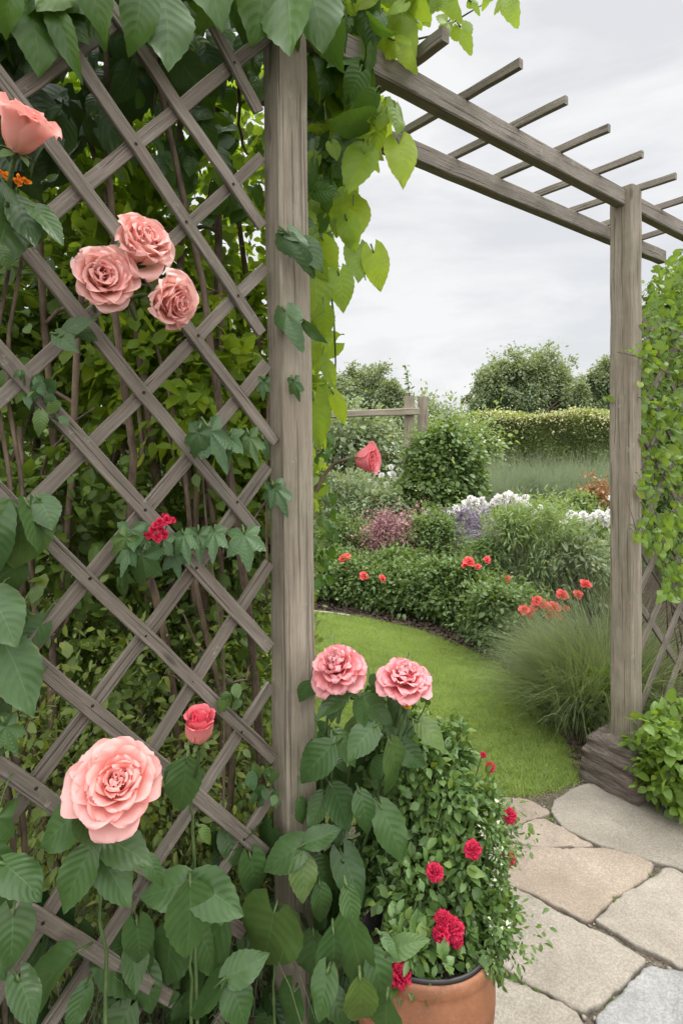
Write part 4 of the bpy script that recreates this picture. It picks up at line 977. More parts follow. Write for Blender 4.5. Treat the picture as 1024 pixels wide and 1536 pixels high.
shrub('shrub', 'tall dark shrub with twisting brown branches at the left behind the lattice', 'shrub', pt(-.55, .95, 0),
      [(pt(-.7, .8, 1.65), (.45, .25, .45)), (pt(-.35, .95, 2.0), (.5, .25, .35))], 3600, .045, M['leaf_fill'], MED, 4, GB, .022, keepL, clump=22, sig=.17, yel=.1, shell=.45, wood=[(130, 1250, 125, 420, .22, .014), (140, 1250, 30, 640, .3, .012), (120, 1250, 200, 560, .3, .012), (90, 1250, 60, 300, .34, .016), (200, 1250, 250, 640, .2, .009)])
for k, (tt, oo, hh, lab) in enumerate([(-.9, 1.7, 2.0, 'leftmost of the deep green shrubs far behind the lattice'), (-.15, 1.8, 2.3, 'middle one of the deep green shrubs far behind the lattice'), (.62, 1.75, 2.1, 'deep green shrub far behind the lattice and nearest the post')]):
    shrub('shrub', lab, 'shrub', pt(tt, oo, 0), [(pt(tt, oo, hh * .30), (.55, .35, hh * .30)), (pt(tt + .1, oo, hh * .68), (.5, .32, hh * .30))], 11000, .038, M['leaf_fill'], SMALL + MED[:1], 4, 'deep green shrubs far behind the lattice', .016, keepL, clump=34, sig=.13, yel=.15, shell=.3)
# thin grassy stems in the lower lattice
a = Acc(); n = 900
tt = rng.uniform(-.7, .45, n); P = np.array([pt(u, o_, 0) for u, o_ in zip(tt, rng.uniform(.12, .4, n))])
blades(a, P, np.c_[rng.normal(0, .22, (n, 2)), np.ones(n)], rng.uniform(.3, .85, n), .0022, rng.uniform(.1, .6, n), np.c_[rng.uniform(.2, 1, n), rng.uniform(0, .3, n)], 5)
o = a.build('undergrowth', M['reed']); tag(o, 'thin grassy stems growing up behind the lower lattice', 'undergrowth', kind='stuff')

# ================================================================== POT AND POT PLANT
from mathutils import Matrix, Euler
pc = at(634, 1407, 1.20); tilt = math.radians(-13)
RX = np.array(Euler((tilt, 0, 0)).to_matrix())
pot = thing('terracotta_pot', 'wide terracotta pot with a dark inner rim standing on the paving at the bottom', 'pot', (pc[0], pc[1] - .06, 0))
def lathe(acc, prof, na=72, m=0, wob=0):
    th = np.arange(na) * 2 * PI / na
    P = np.array([np.c_[np.cos(th) * r, np.sin(th) * r, np.full(na, z)] for r, z in prof]) * [.83, .83, .9]
    P = P + wob * np.sin(th * 3 + 1)[None, :, None] * np.array([1, 1, .3])
    acc.grid((P.reshape(-1, 3) @ RX.T + pc).reshape(P.shape), None, None, m, closed=True)
a = Acc()
lathe(a, [(.166, -.02), (.166, -.006), (.1675, -.001), (.171, .0), (.1745, -.002), (.1765, -.008), (.1768, -.020), (.1755, -.026), (.1745, -.030), (.1752, -.036), (.1765, -.060), (.176, -.090), (.1745, -.104), (.1728, -.1065), (.1735, -.110), (.1715, -.125), (.1690, -.128), (.1697, -.132), (.160, -.19), (.145, -.25), (.128, -.31), (.118, -.345), (.05, -.35)], wob=.0015)
a.build('body', M['terracotta'], pot)
a = Acc(); lathe(a, [(.1655, -.05), (.1655, .001), (.168, .006), (.1655, .008), (.160, .006), (.157, -.06)], wob=.0015)
pl = np.array([[(-.010, 0), (.012, .002), (.016, .05), (.004, .062), (-.008, .045)]][0])
V = [np.array([.1350, x, z + .0]) for x, z in pl] + [np.array([.1385, x, z]) for x, z in pl]
a.faces(np.array(V) @ RX.T + pc, [(0, 1, 2, 3, 4), (9, 8, 7, 6, 5)] + [(i, i + 5, (i + 1) % 5 + 5, (i + 1) % 5) for i in range(5)])
a.build('liner', M['liner'], pot)
a = Acc(); lathe(a, [(.158, -.03), (.08, -.02), (.01, -.018)]); a.build('soil_surface', M['soil'], pot)
PX = lambda px, py, d: at(px, py, d)
pb = [(PX(640, 1200, 1.42), (.115, .11, .15)), (PX(638, 1345, 1.27), (.115, .09, .11)), (PX(696, 1300, 1.28), (.07, .08, .12)), (PX(600, 1110, 1.44), (.10, .09, .09)), (PX(715, 1392, 1.20), (.055, .05, .075)), (PX(672, 1130, 1.46), (.055, .06, .09)), (PX(718, 1240, 1.36), (.05, .06, .08)), (PX(590, 1270, 1.40), (.10, .1, .16)), (PX(672, 1425, 1.15), (.06, .05, .04)), (PX(612, 1425, 1.12), (.06, .06, .05))]
t = thing('pot_plant', 'bushy small leaved plant with crimson double flowers growing in the terracotta pot', 'plant', pc)
a = Acc()
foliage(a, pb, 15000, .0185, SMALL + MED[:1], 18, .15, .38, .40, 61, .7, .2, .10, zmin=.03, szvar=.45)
for c, R in pb[4:5] + pb[6:7]: foliage(a, [(c + [.03, 0, -.01], (R[0] * 1.25, R[1], R[2] * 1.1))], 900, .013, SMALL, 14, .2, .4, .5, 62, .7, .1, .2)
a.build('foliage', M['leaf_pot'], t)
a = Acc()
for c, R in pb:
    for k in range(7): tube(a, curve(pc + rng.normal(0, .03, 3), c + rng.normal(0, .5, 3) * R, rng.normal(0, .02, 3), 8), .003, .0012, 5)
a.build('stem', M['stem'], t)
ME_RED = [mesh_of(flower(44, 1.75, .75, .35, .14, .6, .62, .95, .40, .14, .6, ng=6, seed=70 + k, tipnotch=.16, zdrop=.35, lift=.25), 'blossom', M['crimson']) for k in range(3)]
for k, (x, y, d, w) in enumerate([(652, 1307, 1.17, 29), (709, 1273, 1.20, 29), (764, 1222, 1.28, 24), (763, 1286, 1.25, 23), (664, 1379, 1.14, 30), (680, 1392, 1.13, 36), (660, 1402, 1.12, 32), (684, 1408, 1.13, 24), (602, 1462, 1.08, 40), (735, 1150, 1.40, 16), (725, 1132, 1.42, 10)]):
    p = at(x, y, d); ax = nrm(cam - p) + [rng.normal(0, .35) + (.5 if x > 750 else 0), 0, .35]
    place(ME_RED[k % 3], 'blossom', t, p, nrm(ax), w / 2 / F * d, rng.uniform(0, 6), .9)
    a = Acc(); tube(a, curve(p - nrm(ax) * .012, p + (np.array(pb[1][0]) - p) * .45 - UP * .04, (0, 0, .0), 6), .0016, .0016, 5); a.build('stalk', M['stem'], t)
t = thing('alyssum_plant', 'trailing plant with tiny white flowers on the right side of the pot plant', 'plant', PX(712, 1400, 1.24))
wb = [(PX(737, 1247, 1.24), (.022, .015, .016)), (PX(751, 1285, 1.22), (.016, .015, .03)), (PX(748, 1395, 1.14), (.022, .015, .018)), (PX(747, 1215, 1.27), (.014, .012, .012)), (PX(737, 1440, 1.12), (.016, .015, .016)), (PX(560, 1000, 1.34), (.012, .012, .01)), (PX(742, 1330, 1.2), (.016, .015, .025))]
a = Acc(); foliage(a, [b for i, b in enumerate(wb) if i != 5], 900, .011, SMALL, 12, .35, .5, .3, 63); a.build('foliage', M['leaf_pot'], t)
a = Acc(); foliage(a, [b for i, b in enumerate(wb) if i != 5], 150, .0085, TINY, 14, .3, .3, .3, 64, up=1.2, droop=-.3); a.build('blossoms', M['white'], t)
a = Acc()
for c, R in wb[:5] + wb[6:]: tube(a, curve(t.location, c, (0, 0, .02), 7), .002, .001, 5)
a.build('stem', M['stem'], t)

# ================================================================== FLOWER BED
ME_CO = [mesh_of(flower(16, 1.3, .8, .6, .08, .5, .55, .95, .58, .2, .7, ng=5, seed=80 + k, tipnotch=.08), 'blossom', M['coral']) for k in range(2)]
ME_WH = [mesh_of(flower(26, 1.5, .8, .45, .12, .4, .6, .95, .42, .2, .7, ng=4, seed=90 + k, tipnotch=.1, zdrop=.3, lift=.2), 'blossom', M['white']) for k in range(2)]
def bed(name, label, cat, px, d, w, h, n, size, mat, tm=SMALL, group=None, flowers=(), fme=None, fsize=.05, lumps=3, blade=0, bladeL=None, bmat=None, clump=22, sig=.16, yel=.06, up=.7, droop=.1, lump=.3, zc=.5):
    X = (px - CX) / F * d; t = thing(name, label, cat, (X, d, 0), group)
    blobs = [((X, d, h * zc), (w / 2, w * .42, h * zc * .92))]
    for k in range(lumps): blobs.append(((X + rng.uniform(-.32, .32) * w, d + rng.uniform(-.25, .1) * w, h * rng.uniform(.55, .85)), (w * .22, w * .2, h * .22)))
    a = Acc()
    P = foliage(a, blobs, n, size, tm, clump, sig, .35, lump, int(rng.integers(1e6)), up, droop, yel) if n else np.array([b[0] for b in blobs])
    if blade:
        m_ = blade; q = np.c_[X + rng.normal(0, w * .16, m_), d + rng.normal(0, w * .14, m_), np.zeros(m_)]
        D = np.c_[rng.normal(0, .34, (m_, 2)), np.ones(m_)]
        blades(a, q, D, (bladeL or h) * rng.uniform(.6, 1.15, m_), .0022 * max(1, d / 5), rng.uniform(.05, .45, m_), np.c_[rng.uniform(.1, 1, m_), rng.uniform(0, .2, m_)], 4, 1 if bmat else 0)
    a.build('foliage', [M[mat]] + ([M[bmat]] if bmat else []), t)
    b = Acc(); twigs(b, (X, d, 0), P, 12, .007, 0, .04); b.build('stem', M['bark'], t)
    if len(flowers):
        b = Acc()
        for (x, y, *s_) in flowers:
            dd = d - w * .46 + rng.uniform(-.05, .05); p = at(x, y, dd); s2 = (s_[0] if s_ else 1.0) * fsize
            place(fme[rng.integers(len(fme))], 'blossom', t, p, nrm(cam - p) + [rng.normal(0, .4), 0, .7 + rng.normal(0, .3)], s2, rng.uniform(0, 6), .85)
            tube(b, curve(p, (X * .5 + p[0] * .5, d * .5 + dd * .5, max(.05, p[2] * .5)), (0, 0, .02), 6), .003, .003, 5)
        b.build('stalk', M['stem'], t)
    return t
G1 = 'coral flowered shrubs along the front of the bed'
fr = [(490, 5.25, .75, .42, [(514, 838, 1.1), (520, 836), (511, 853, .9), (519, 854, .7)], 'low green shrub with red blooms beside the left post'),
      (556, 5.0, .72, .42, [(546, 864, 1.1), (573, 868, .9)], 'low green shrub with two red blooms in front of the burgundy plant'),
      (630, 4.72, .62, .40, [], 'low plain green shrub at the lawn edge without blooms'),
      (688, 4.45, .62, .50, [(703, 843, 1.2), (697, 848, .7), (730, 840, .8), (716, 850, .7), (707, 898, .9), (739, 887, 1.2), (760, 868, .8), (655, 770, .01)], 'green shrub with scattered coral blooms in the middle of the lawn edge'),
      (756, 3.95, .62, .46, [(786, 915, 1), (805, 902, 1.1), (815, 908, .8), (830, 912, 1.2), (843, 893, 1.1), (866, 892, .9), (878, 877, 1), (835, 925, .8), (793, 921, .8), (800, 912, .8), (848, 913, .6), (822, 924, .7)], 'green shrub crowded with coral red blooms at the near end')]
for px, d, w, h, fl, lab in fr: bed('flowering_shrub', lab, 'shrub', px, d, w, h, 12000, .029, 'leaf_rose', SMALL + MED[:1], G1, [f for f in fl if f[2:] != (.01,)], ME_CO, .042)
for px, d, w, h, lab in [(520, 5.9, .8, .62, 'green mounded shrub behind the red blooms near the left post'), (655, 5.5, .62, .74, 'bushy upright green shrub right of the burgundy plant'), (600, 5.2, .6, .46, 'mid green shrub in front of the burgundy plant and right of the two red blooms'), (720, 5.0, .6, .55, 'mid green shrub between the lavender plant and the coral blooms')]:
    bed('shrub', lab, 'shrub', px, d, w, h, 11000, .030, 'leaf_rose', SMALL, 'plain green shrubs of the bed', yel=.1)
bed('burgundy_plant', 'airy plant with burgundy leaves left of the centre of the bed', 'plant', 592, 5.55, .62, .80, 5600, .024, 'leaf_burg', SMALL, lumps=8, sig=.26, up=.3, blade=600, bladeL=.82)
bed('lavender_plant', 'grey purple flowering plant below the white blooms', 'plant', 716, 5.9, .72, .70, 6500, .040, 'leaf_lav', NEEDLE + SMALL[2:], blade=500, bmat='leaf_grey', lumps=5)
bed('lavender_plant', 'pale lilac flowering plant right behind the burgundy plant', 'plant', 674, 6.5, .55, .64, 3800, .045, 'leaf_lav', SMALL[2:], blade=300, bmat='leaf_grey')
bed('feathery_plant', 'tall feathery light green plant in the centre of the bed', 'plant', 790, 5.0, .78, .88, 6500, .055, 'leaf_feather', NEEDLE, blade=1500, bmat='reed', lumps=4, sig=.2)
bed('feathery_plant', 'rounded feathery green plant between burgundy plant and lavender', 'plant', 640, 5.9, .55, .72, 4200, .05, 'leaf_feather', NEEDLE, blade=500, bmat='reed')
bed('grey_plant', 'grey green soft plant under the white flowers beside the right post', 'plant', 865, 4.9, .8, .70, 6500, .048, 'leaf_grey', SMALL[2:] + NEEDLE, blade=600, bmat='bluegrass')
bed('grey_plant', 'pale grey feathery plant behind the hot pink rose near the left post', 'plant', 522, 7.2, 1.0, 1.05, 6500, .06, 'leaf_grey', SMALL[2:] + NEEDLE, blade=700, bmat='bluegrass')
bed('grey_plant', 'grey green plant in the shade left of the ivy covered post', 'plant', 575, 6.8, .62, .85, 4200, .052, 'leaf_grey', SMALL)
bed('phlox', 'white flowering plant behind the lavender plant', 'plant', 735, 6.6, 1.0, .64, 4200, .05, 'leaf_feather', SMALL, None, [(700, 755, 1), (712, 752, 1.1), (718, 762, .9), (706, 764, .8), (684, 762, .8), (748, 748, 1), (758, 745, 1.1), (770, 748, 1.1), (782, 752, 1), (776, 757, .8), (755, 757, .8), (793, 758, .7), (694, 770, .7), (727, 758, .8), (738, 756, .7), (764, 741, .8), (788, 746, .8), (705, 747, .7), (672, 770, .7), (800, 768, .6), (810, 760, .6), (698, 760, .9), (710, 757, .9), (722, 750, .8), (742, 752, .9), (764, 752, 1), (786, 755, .9), (680, 772, .8), (690, 768, .8), (716, 768, .7)], ME_WH, .062)
bed('phlox', 'white flowering plant touching the right post', 'plant', 880, 5.9, 1.0, .66, 4200, .048, 'leaf_feather', SMALL, None, [(850, 776, 1), (862, 774, 1), (868, 780, .8), (890, 775, .9), (905, 776, 1.1), (915, 770, 1), (908, 784, .9), (845, 782, .7), (918, 748, .8), (856, 770, .8), (874, 772, .9), (898, 770, .9), (884, 782, .8), (912, 778, .9)], ME_WH, .056)
bed('phlox', 'white flowering plant in the shade to the left of the ivy covered post', 'plant', 570, 8.0, 1.1, .98, 3800, .055, 'leaf_grey', SMALL, None, [(588, 712, 1), (596, 720, .9), (580, 726, .8), (592, 738, 1), (560, 730, .8), (550, 745, .9), (572, 712, .7), (586, 700, .7), (555, 722, .7), (598, 705, .7)], ME_WH, .065)
bed('phlox', 'two pale cream blooms on a small plant at the foot of the ivy', 'plant', 650, 6.9, .4, .66, 1500, .045, 'leaf_rose', SMALL, None, [(647, 768, 1), (684, 766, .8)], ME_WH, .05)
bed('orange_leaved_plant', 'reddish orange leaved plant behind the white flowers beside the right post', 'plant', 905, 8.0, .7, .88, 3000, .05, 'leaf_rust', SMALL, None, yel=.1)
bed('yellow_leaved_plant', 'yellowish green bush in front of the tall ornamental grass', 'plant', 862, 7.8, .75, .72, 3800, .045, 'leaf_feather', SMALL)
bed('sage_plant', 'lilac spiked plant in front of the white blooms in the centre of the bed', 'plant', 700, 5.5, .62, .64, 3600, .03, 'leaf_lav', NEEDLE, blade=700, bladeL=.68, lumps=5, sig=.22)
bed('feathery_plant', 'dry toned feathery plant behind the white flowers', 'plant', 800, 7.4, 1.1, .72, 3500, .07, 'leaf_feather', NEEDLE, blade=700, bmat='reed')
# blue grey grass at the near corner of the bed
def tuft(name, label, px, d, n, L, spread, mat, group=None, W=.0015, lean=.42):
    X = (px - CX) / F * d; t = thing(name, label, 'grass', (X, d, 0), group); a = Acc()
    r_ = np.abs(rng.normal(0, spread, n)); th = rng.uniform(0, 2 * PI, n); q = np.c_[X + r_ * np.cos(th), d + r_ * np.sin(th), np.zeros(n)]
    D = np.c_[np.cos(th) * lean * rng.uniform(.1, 1.6, n), np.sin(th) * lean * rng.uniform(.1, 1.6, n), np.ones(n)]
    blades(a, q, D, L * rng.uniform(.45, 1.1, n), W, rng.uniform(.1, .75, n), np.c_[rng.uniform(0, 1, n), rng.uniform(0, .25, n)], 5)
    a.build('blades', M[mat], t); return t
GT = 'blue grey grass clumps beside the right post'
tuft('ornamental_grass', 'large arching blue grey grass clump at the lawn corner left of the right post', 866, 2.9, 4200, .60, .08, 'bluegrass', GT, .0019)
tuft('ornamental_grass', 'smaller blue grey grass clump behind, next to the coral blooms', 846, 3.25, 3000, .56, .08, 'bluegrass', GT, .0021)
tuft('ornamental_grass', 'blue grey grass clump directly behind the right post', 915, 3.0, 2400, .80, .10, 'bluegrass', GT, .0028)
for k, px in enumerate([745, 790, 835, 880, 930]):
    tuft('ornamental_grass', ['tall green ornamental grass clump nearest the ivy covered post', 'second tall green grass clump from the ivy covered post, under the hedge', 'middle clump of the tall green grasses under the hedge', 'tall green grass clump left of the right post, under the hedge', 'tall green grass clump partly behind the right post'][k], px, 9.2 + .4 * (k % 2), 3000, 1.42, .26, 'reed', 'tall green grasses under the hedge', .0042, .13)

# timber frame with ivy
fx = lambda px, py, d: at(px, py, d)
d = 7.6
t = thing('timber_frame', 'rustic timber frame of two stout posts and a rail standing in the ivy', 'frame', (*fx(612, 700, d)[:2], 0))
for px, top, dd in ((613, 594, d), (634, 595, d + .25)):
    p = fx(px, top, dd); a = Acc(); board(a, [p[0], dd, 0], [p[0], dd, p[2]], [1, 0, 0], .13, .13, .012, 12, .002); a.build('post', M['wood'], t, smooth=False)
a = Acc(); board(a, fx(440, 624, d - .12), fx(628, 617, d - .12), UP, .095, .07, .012, 12, .003); a.build('rail', M['wood'], t, smooth=False)
p = fx(655, 700, d - .35)
shrub('ivy_bush', 'rounded column of dense ivy growing up the timber frame', 'ivy', (p[0], p[1], 0), [((p[0] + .02, p[1], 1.14), (.40, .34, .48)), ((p[0] - .08, p[1] - .05, .68), (.46, .36, .42)), ((p[0] + .12, p[1], 1.42), (.24, .25, .26)), ((p[0] + .40, p[1] + .2, 1.0), (.24, .3, .46))], 17000, .046, M['leaf_rose'], MED[:2], 6, None, .015, clump=24, sig=.14, yel=.12)
p = fx(612, 575, d + .1)
a = Acc(); t = thing('shoot', 'thin leafy shoot sticking up above the timber frame', 'plant', (p[0], p[1], 1.9))
q = curve([p[0], p[1], 1.9], [p[0] - .03, p[1], 2.45], (.02, 0, 0), 10); tube(a, q, .006, .003, 5, 0); a.build('stem', M['stem'], t)
a = Acc(); k = 46; i = rng.integers(1, 10, k); scatter(a, SMALL, q[i] + rng.normal(0, .012, (k, 3)), np.c_[rng.normal(0, 1, (k, 2)), rng.normal(.3, .4, k)], np.c_[rng.normal(0, .4, (k, 2)), np.ones(k)], rng.uniform(.04, .09, k), np.c_[rng.uniform(0, 1, k), rng.uniform(0, .3, k)]); a.build('foliage', M['leaf_rose'], t)
# pale shrubs further back
for px, d, w, h, lab, mt in [(545, 10.5, 2.2, 2.0, 'pale grey green loose shrub with white specks under the timber rail', 'leaf_grey'), (478, 10.8, 2.0, 1.9, 'pale loose shrub beyond the garden, beside the left post', 'leaf_grey'), (690, 11.5, 1.5, 1.95, 'loose light shrub between the ivy and the hedge', 'leaf_feather'), (660, 14, 2.2, 2.35, 'wispy tall pale shrub rising behind the ivy', 'leaf_grey')]:
    tt = bed('loose_shrub', lab, 'shrub', px, d, w, h, 6500, .085, mt, SMALL, 'pale loose shrubs behind the bed', lumps=6, sig=.2, lump=.5)
    a = Acc(); X = (px - CX) / F * d; foliage(a, [((X, d - .12, h * .52), (w * .46, w * .40, h * .36))], 520, .045, TINY, 8, .3, .25, .4, 5 + px, zmin=.5); a.build('blossoms', M['white'], tt)

# hedge
hA, hB = np.array([3.55, 15.0]), np.array([9.4, 11.2]); hd = hB - hA; hl = np.linalg.norm(hd); hd = hd / hl; hn = np.array([hd[1], -hd[0]])
if hn[1] > 0: hn = -hn
t = thing('hedge', 'long dark green hedge with a pale creamy flowering top', 'hedge', (*hA, 0))
n = 76000; u = rng.uniform(0, hl, n); f = rng.uniform(size=n); z = rng.uniform(.2, 2.0, n)
lmp = .10 * np.sin(u * 2.3) + .07 * np.sin(u * 5.1 + z * 4) + .06 * np.sin(z * 6 + u)
dep = np.where(f < .72, lmp + np.abs(rng.normal(0, .10, n)) * -1, -rng.uniform(0, 1.1, n)); z = np.where(f < .72, z, 2.0 + .06 * np.sin(u * 3) + rng.normal(0, .05, n))
P = np.c_[hA + hd * u[:, None] + hn * dep[:, None], z]
O = np.where((f < .72)[:, None], np.r_[hn, .35], np.array([0, 0, 1.0])) + rng.normal(0, .5, (n, 3))
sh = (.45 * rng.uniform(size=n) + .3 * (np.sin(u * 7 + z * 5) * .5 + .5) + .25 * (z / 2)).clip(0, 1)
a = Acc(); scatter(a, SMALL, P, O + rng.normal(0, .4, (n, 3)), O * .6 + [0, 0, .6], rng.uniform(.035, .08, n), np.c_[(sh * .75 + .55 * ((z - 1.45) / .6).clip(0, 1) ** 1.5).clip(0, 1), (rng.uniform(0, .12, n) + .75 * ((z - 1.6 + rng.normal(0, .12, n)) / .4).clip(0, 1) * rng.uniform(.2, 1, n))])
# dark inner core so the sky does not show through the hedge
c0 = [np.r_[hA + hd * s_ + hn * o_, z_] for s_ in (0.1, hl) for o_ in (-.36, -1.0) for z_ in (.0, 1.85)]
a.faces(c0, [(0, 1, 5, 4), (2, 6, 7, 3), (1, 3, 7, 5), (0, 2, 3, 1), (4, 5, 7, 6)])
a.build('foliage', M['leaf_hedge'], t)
n = 3000; u = rng.uniform(0, hl, n); z = 2.02 + .07 * np.sin(u * 3) + .05 * np.sin(u * 7.7) + rng.normal(0, .07, n) - .5 * rng.uniform(0, 1, n) ** 5; dep = np.where(rng.uniform(size=n) < .6, .12 + .10 * np.sin(u * 2.3) + rng.normal(0, .05, n), -rng.uniform(0, 1, n))
a = Acc(); scatter(a, TINY, np.c_[hA + hd * u[:, None] + hn * dep[:, None], z], rng.normal(0, 1, (n, 3)) + [0, -.2, .8], rng.normal(0, .5, (n, 3)) + [0, -.5, .8], rng.uniform(.03, .07, n), np.c_[rng.uniform(0, 1, n), rng.uniform(0, .5, n)]); a.build('blossoms', M['leaf_cream'], t)

# trees beyond
def tree(label, px, d, base_y, blobs_px, n, size, sh_seed):
    X = (px - CX) / F * d; t = thing('tree', label, 'tree', (X, d, 0), 'trees beyond the hedge')
    blobs = [(at(x, y, d + o), (w / F * d, w / F * d * .8, h / F * d)) for x, y, w, h, o in blobs_px]
    a = Acc(); foliage(a, blobs, n, size, TINY, 120, .13, .25, .45, sh_seed, .7, .2, .04); a.build('crown', M['leaf_tree'], t)
    b = Acc(); tube(b, curve((X, d, -.1), (X + .2, d, blobs[0][0][2]), (.1, 0, 0), 10, .03), .32, .14, 9, 0, None, .05)
    for c, R in blobs:
        for k in range(3): tube(b, curve((X, d, 1.2 + k * .3), np.array(c) + rng.normal(0, .35, 3) * R, rng.normal(0, .3, 3), 10, .03), .13, .03, 6)
    b.build('trunk', M['bark'], t)
tree('broad round crowned tree rising behind the hedge', 785, 38, 0, [(775, 578, 58, 44, 0), (740, 592, 34, 34, -1), (830, 590, 40, 36, 0), (805, 568, 46, 30, 1), (765, 560, 34, 24, 0), (855, 603, 26, 26, -1), (720, 610, 20, 20, 0), (785, 620, 80, 22, 1)], 70000, .17, 201)
tree('tree at the right partly hidden by the right post', 915, 40, 0, [(915, 575, 36, 36, 0), (890, 590, 20, 24, 0), (940, 560, 30, 36, 1), (905, 610, 40, 24, 0)], 32000, .17, 202)
tree('pale bushy tree at the left behind the timber rail', 545, 34, 0, [(545, 585, 44, 32, 0), (525, 600, 30, 30, 0), (575, 597, 28, 26, -1), (550, 625, 60, 26, 0)], 36000, .15, 203)
a = Acc(); n = 30000; X = rng.uniform(-45, 60, n); hh = 2.6 + .8 * np.sin(X * .31) + .5 * np.sin(X * .83 + 1)
z = rng.uniform(0, 1, n) * hh
foli = np.c_[X, 58 + rng.normal(0, 1.2, n), z]
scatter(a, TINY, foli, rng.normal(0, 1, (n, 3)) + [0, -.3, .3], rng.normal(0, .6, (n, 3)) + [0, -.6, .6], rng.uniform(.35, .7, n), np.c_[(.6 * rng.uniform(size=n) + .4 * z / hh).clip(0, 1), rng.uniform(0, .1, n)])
o = a.build('treeline', M['leaf_tree']); tag(o, 'distant low treeline along the horizon', 'treeline', kind='stuff')

# ================================================================== RIGHT SIDE
T7 = thing('climbing_vine', 'lime green vine winding over the lattice to the right of the right post', 'vine', (*on_trellis(1000, 900, .05)[:2], 0))
a = Acc()
fill(a, [(962, 520), (1040, 430), (1055, 480), (1055, 900), (1000, 900), (985, 830), (958, 810), (965, 640)], 900, .032, ['m', '3', 'H'], (-.10, .12), bright=(.1, 1), yel=.2, m=0, ms=1, down=.4, sz=.35, amt=.5, up=.8)
fill(a, [(1000, 400), (1100, 330), (1100, 520), (960, 560), (962, 480)], 300, .030, ['m'], (-.10, .12), bright=(.3, 1), yel=.3, m=0, ms=1, down=0, sz=.4)
fill(a, [(985, 400), (1055, 340), (1055, 720), (960, 720), (958, 500)], 1000, .030, ['m', 'H'], (-.08, .25), bright=(.1, 1), yel=.2, m=0, down=.3, sz=.4)
fill(a, [(962, 780), (1050, 760), (1060, 900), (990, 900)], 50, .045, ['3', 'H'], (-.12, -.02), bright=(.5, 1), yel=.4, m=0, ms=1)
fill(a, [(925, 530), (970, 510), (985, 560), (950, 552)], 26, .026, ['m'], (-.12, -.06), bright=(.6, 1), yel=.4, m=0, down=-.1)
fill(a, [(940, 790), (975, 785), (975, 815), (950, 815)], 7, .035, ['3'], (-.12, -.08), bright=(.6, 1), yel=.4, m=0, ms=1)
fill(a, [(905, 590), (918, 595), (918, 610), (905, 605)], 3, .028, ['m'], (.0, .06), bright=(.6, 1), yel=.4, m=0, ms=1)
foliage(a, [(on_trellis(x_, y, .22), (.20, .12, .20)) for x_, y in ((1010, 470), (1000, 570), (1005, 680), (1000, 790), (1060, 620), (1060, 480))], 9000, .034, MED[:2], 24, .2, .4, .3, 99, .6, .2, .1, 2, keep=lambda P: (P[:, 0] / P[:, 1] * F + CX) > 962)
a.build('foliage', [M['leaf_lime'], M['stem'], M['leaf_rose']], T7)
a = Acc()
for k in range(4):
    x = 990 + k * 17; q = [np.r_[on_trellis(x, 900, .05)[:2], 0]] + [on_trellis(x + 12 * math.sin(j * 1.1 + k), y, rng.uniform(-.03, .06)) for j, y in enumerate(range(1050, 440, -70))]
    tube(a, q, .005, .002, 6)
tube(a, [on_trellis(x, y, -.09) for x, y in [(1000, 560), (970, 540), (945, 532), (925, 528)]], .003, .0015, 5)
tube(a, [on_trellis(x, y, -.09) for x, y in [(962, 805), (952, 790), (946, 770), (942, 756)]], .002, .001, 5)
a.build('stem', M['bark'], T7)
for px, d, w, h, lab, n in [(1040, 2.20, .42, .40, 'bright lime green shrub at the foot of the right post', 4200), (905, 2.75, .2, .36, 'small lime green shrub peeking out left of the right post', 1100)]:
    bed('shrub', lab, 'shrub', px, d, w, h, n, .034, 'leaf_lime', MED[:2], 'lime green shrubs around the right post', lumps=3, yel=.2, zc=.55)

# ================================================================== LIGHT, SKY, CAMERA
EL, AZ = math.radians(56), math.radians(62)       # sun above the right hand side of the garden, veiled by cloud
sd = np.array([math.sin(AZ) * math.cos(EL), math.cos(AZ) * math.cos(EL), math.sin(EL)])
from mathutils import Vector
sun = bpy.data.lights.new('sun', 'SUN'); sun.energy = 2.0; sun.angle = math.radians(16); sun.color = (1, .97, .92)
so = bpy.data.objects.new('sun', sun); COL.objects.link(so); so.rotation_euler = Vector(-sd).to_track_quat('-Z', 'Y').to_euler(); so.location = (3, 2, 8)
w = bpy.data.worlds.new('World'); scene.world = w; w.use_nodes = True
nt = w.node_tree; nt.nodes.clear()
def wn(t_, **k):
    n_ = nt.nodes.new(t_)
    for a_, b_ in k.items(): setattr(n_, a_, b_)
    return n_
out = wn('ShaderNodeOutputWorld'); sky = wn('ShaderNodeTexSky', sky_type='NISHITA'); sky.sun_disc = False; sky.sun_elevation = EL; sky.sun_rotation = AZ
bg = wn('ShaderNodeBackground'); bg.inputs[1].default_value = .10; nt.links.new(sky.outputs[0], bg.inputs[0])
tc = wn('ShaderNodeTexCoord'); mp = wn('ShaderNodeMapping'); mp.inputs['Scale'].default_value = (1.0, 1.0, 3.6); mp.inputs['Rotation'].default_value = (.10, .22, 0); nt.links.new(tc.outputs['Generated'], mp.inputs[0])
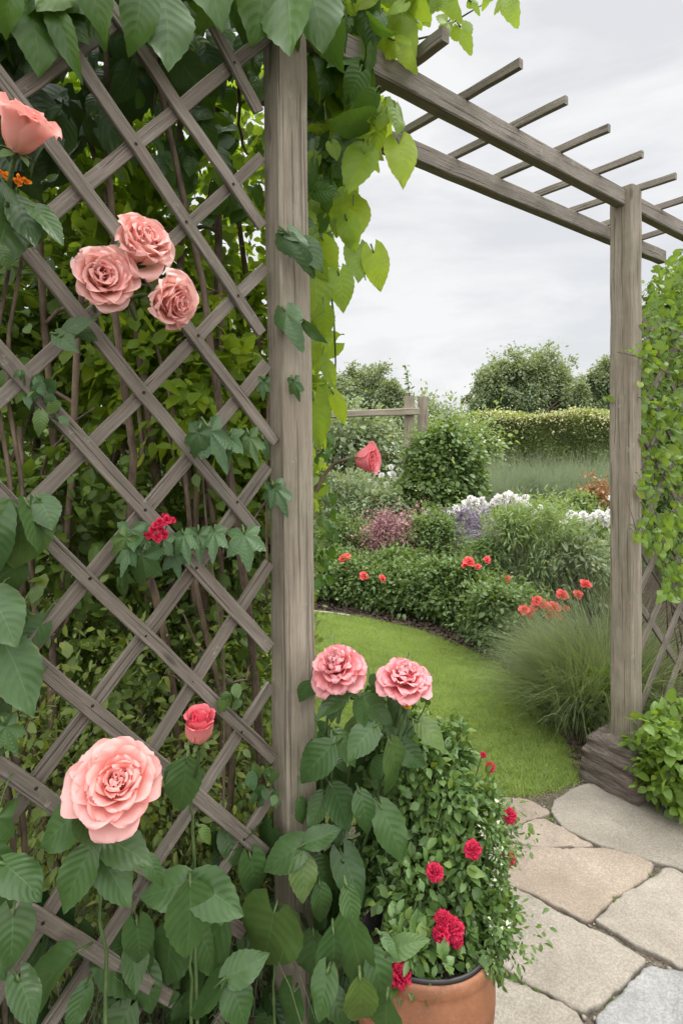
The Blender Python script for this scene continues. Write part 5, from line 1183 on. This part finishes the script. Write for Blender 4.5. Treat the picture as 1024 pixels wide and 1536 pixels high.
nz = wn('ShaderNodeTexNoise'); nz.inputs['Scale'].default_value = 2.3; nz.inputs['Detail'].default_value = 7; nz.inputs['Roughness'].default_value = .55; nz.inputs['Distortion'].default_value = .5; nt.links.new(mp.outputs[0], nz.inputs['Vector'])
rp = wn('ShaderNodeValToRGB'); nt.links.new(nz.outputs[0], rp.inputs[0]); e = rp.color_ramp.elements
e[0].position = .36; e[0].color = (.80, .81, .83, 1); e[1].position = .56; e[1].color = (.98, .98, .98, 1)
sx = wn('ShaderNodeSeparateXYZ'); nt.links.new(tc.outputs['Generated'], sx.inputs[0])
mr = wn('ShaderNodeMapRange'); nt.links.new(sx.outputs[2], mr.inputs[0])
for k, v in enumerate((.60, 1.0, 1.0, 5.6)): mr.inputs[k + 1].default_value = v
mr.interpolation_type = 'SMOOTHSTEP'
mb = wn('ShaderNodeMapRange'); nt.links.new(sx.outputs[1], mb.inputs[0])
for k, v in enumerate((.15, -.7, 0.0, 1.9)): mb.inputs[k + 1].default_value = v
ad = wn('ShaderNodeMath', operation='ADD'); nt.links.new(mr.outputs[0], ad.inputs[0]); nt.links.new(mb.outputs[0], ad.inputs[1])  # zenith and rear sky raised out of view, added fill for the fronts
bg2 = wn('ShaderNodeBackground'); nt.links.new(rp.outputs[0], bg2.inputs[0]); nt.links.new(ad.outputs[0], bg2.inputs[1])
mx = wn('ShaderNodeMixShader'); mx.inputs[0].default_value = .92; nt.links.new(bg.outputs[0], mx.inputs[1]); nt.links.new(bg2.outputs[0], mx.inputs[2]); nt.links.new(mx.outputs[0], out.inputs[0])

cd = bpy.data.cameras.new('camera'); co = bpy.data.objects.new('camera', cd); COL.objects.link(co)
co.location = (0, 0, CH); co.rotation_euler = (PI / 2, 0, 0)
cd.sensor_fit = 'AUTO'; cd.sensor_width = 36; cd.lens = F / 1536 * 36; cd.shift_y = -(768 - HY) / 1536; cd.clip_start = .02; cd.clip_end = 600
scene.camera = co
scene.view_settings.view_transform = 'Standard'; scene.view_settings.look = 'None'; scene.view_settings.exposure = 0; scene.view_settings.gamma = 1
scene.cycles.max_bounces = 8; scene.cycles.transparent_max_bounces = 8; scene.cycles.use_denoising = True
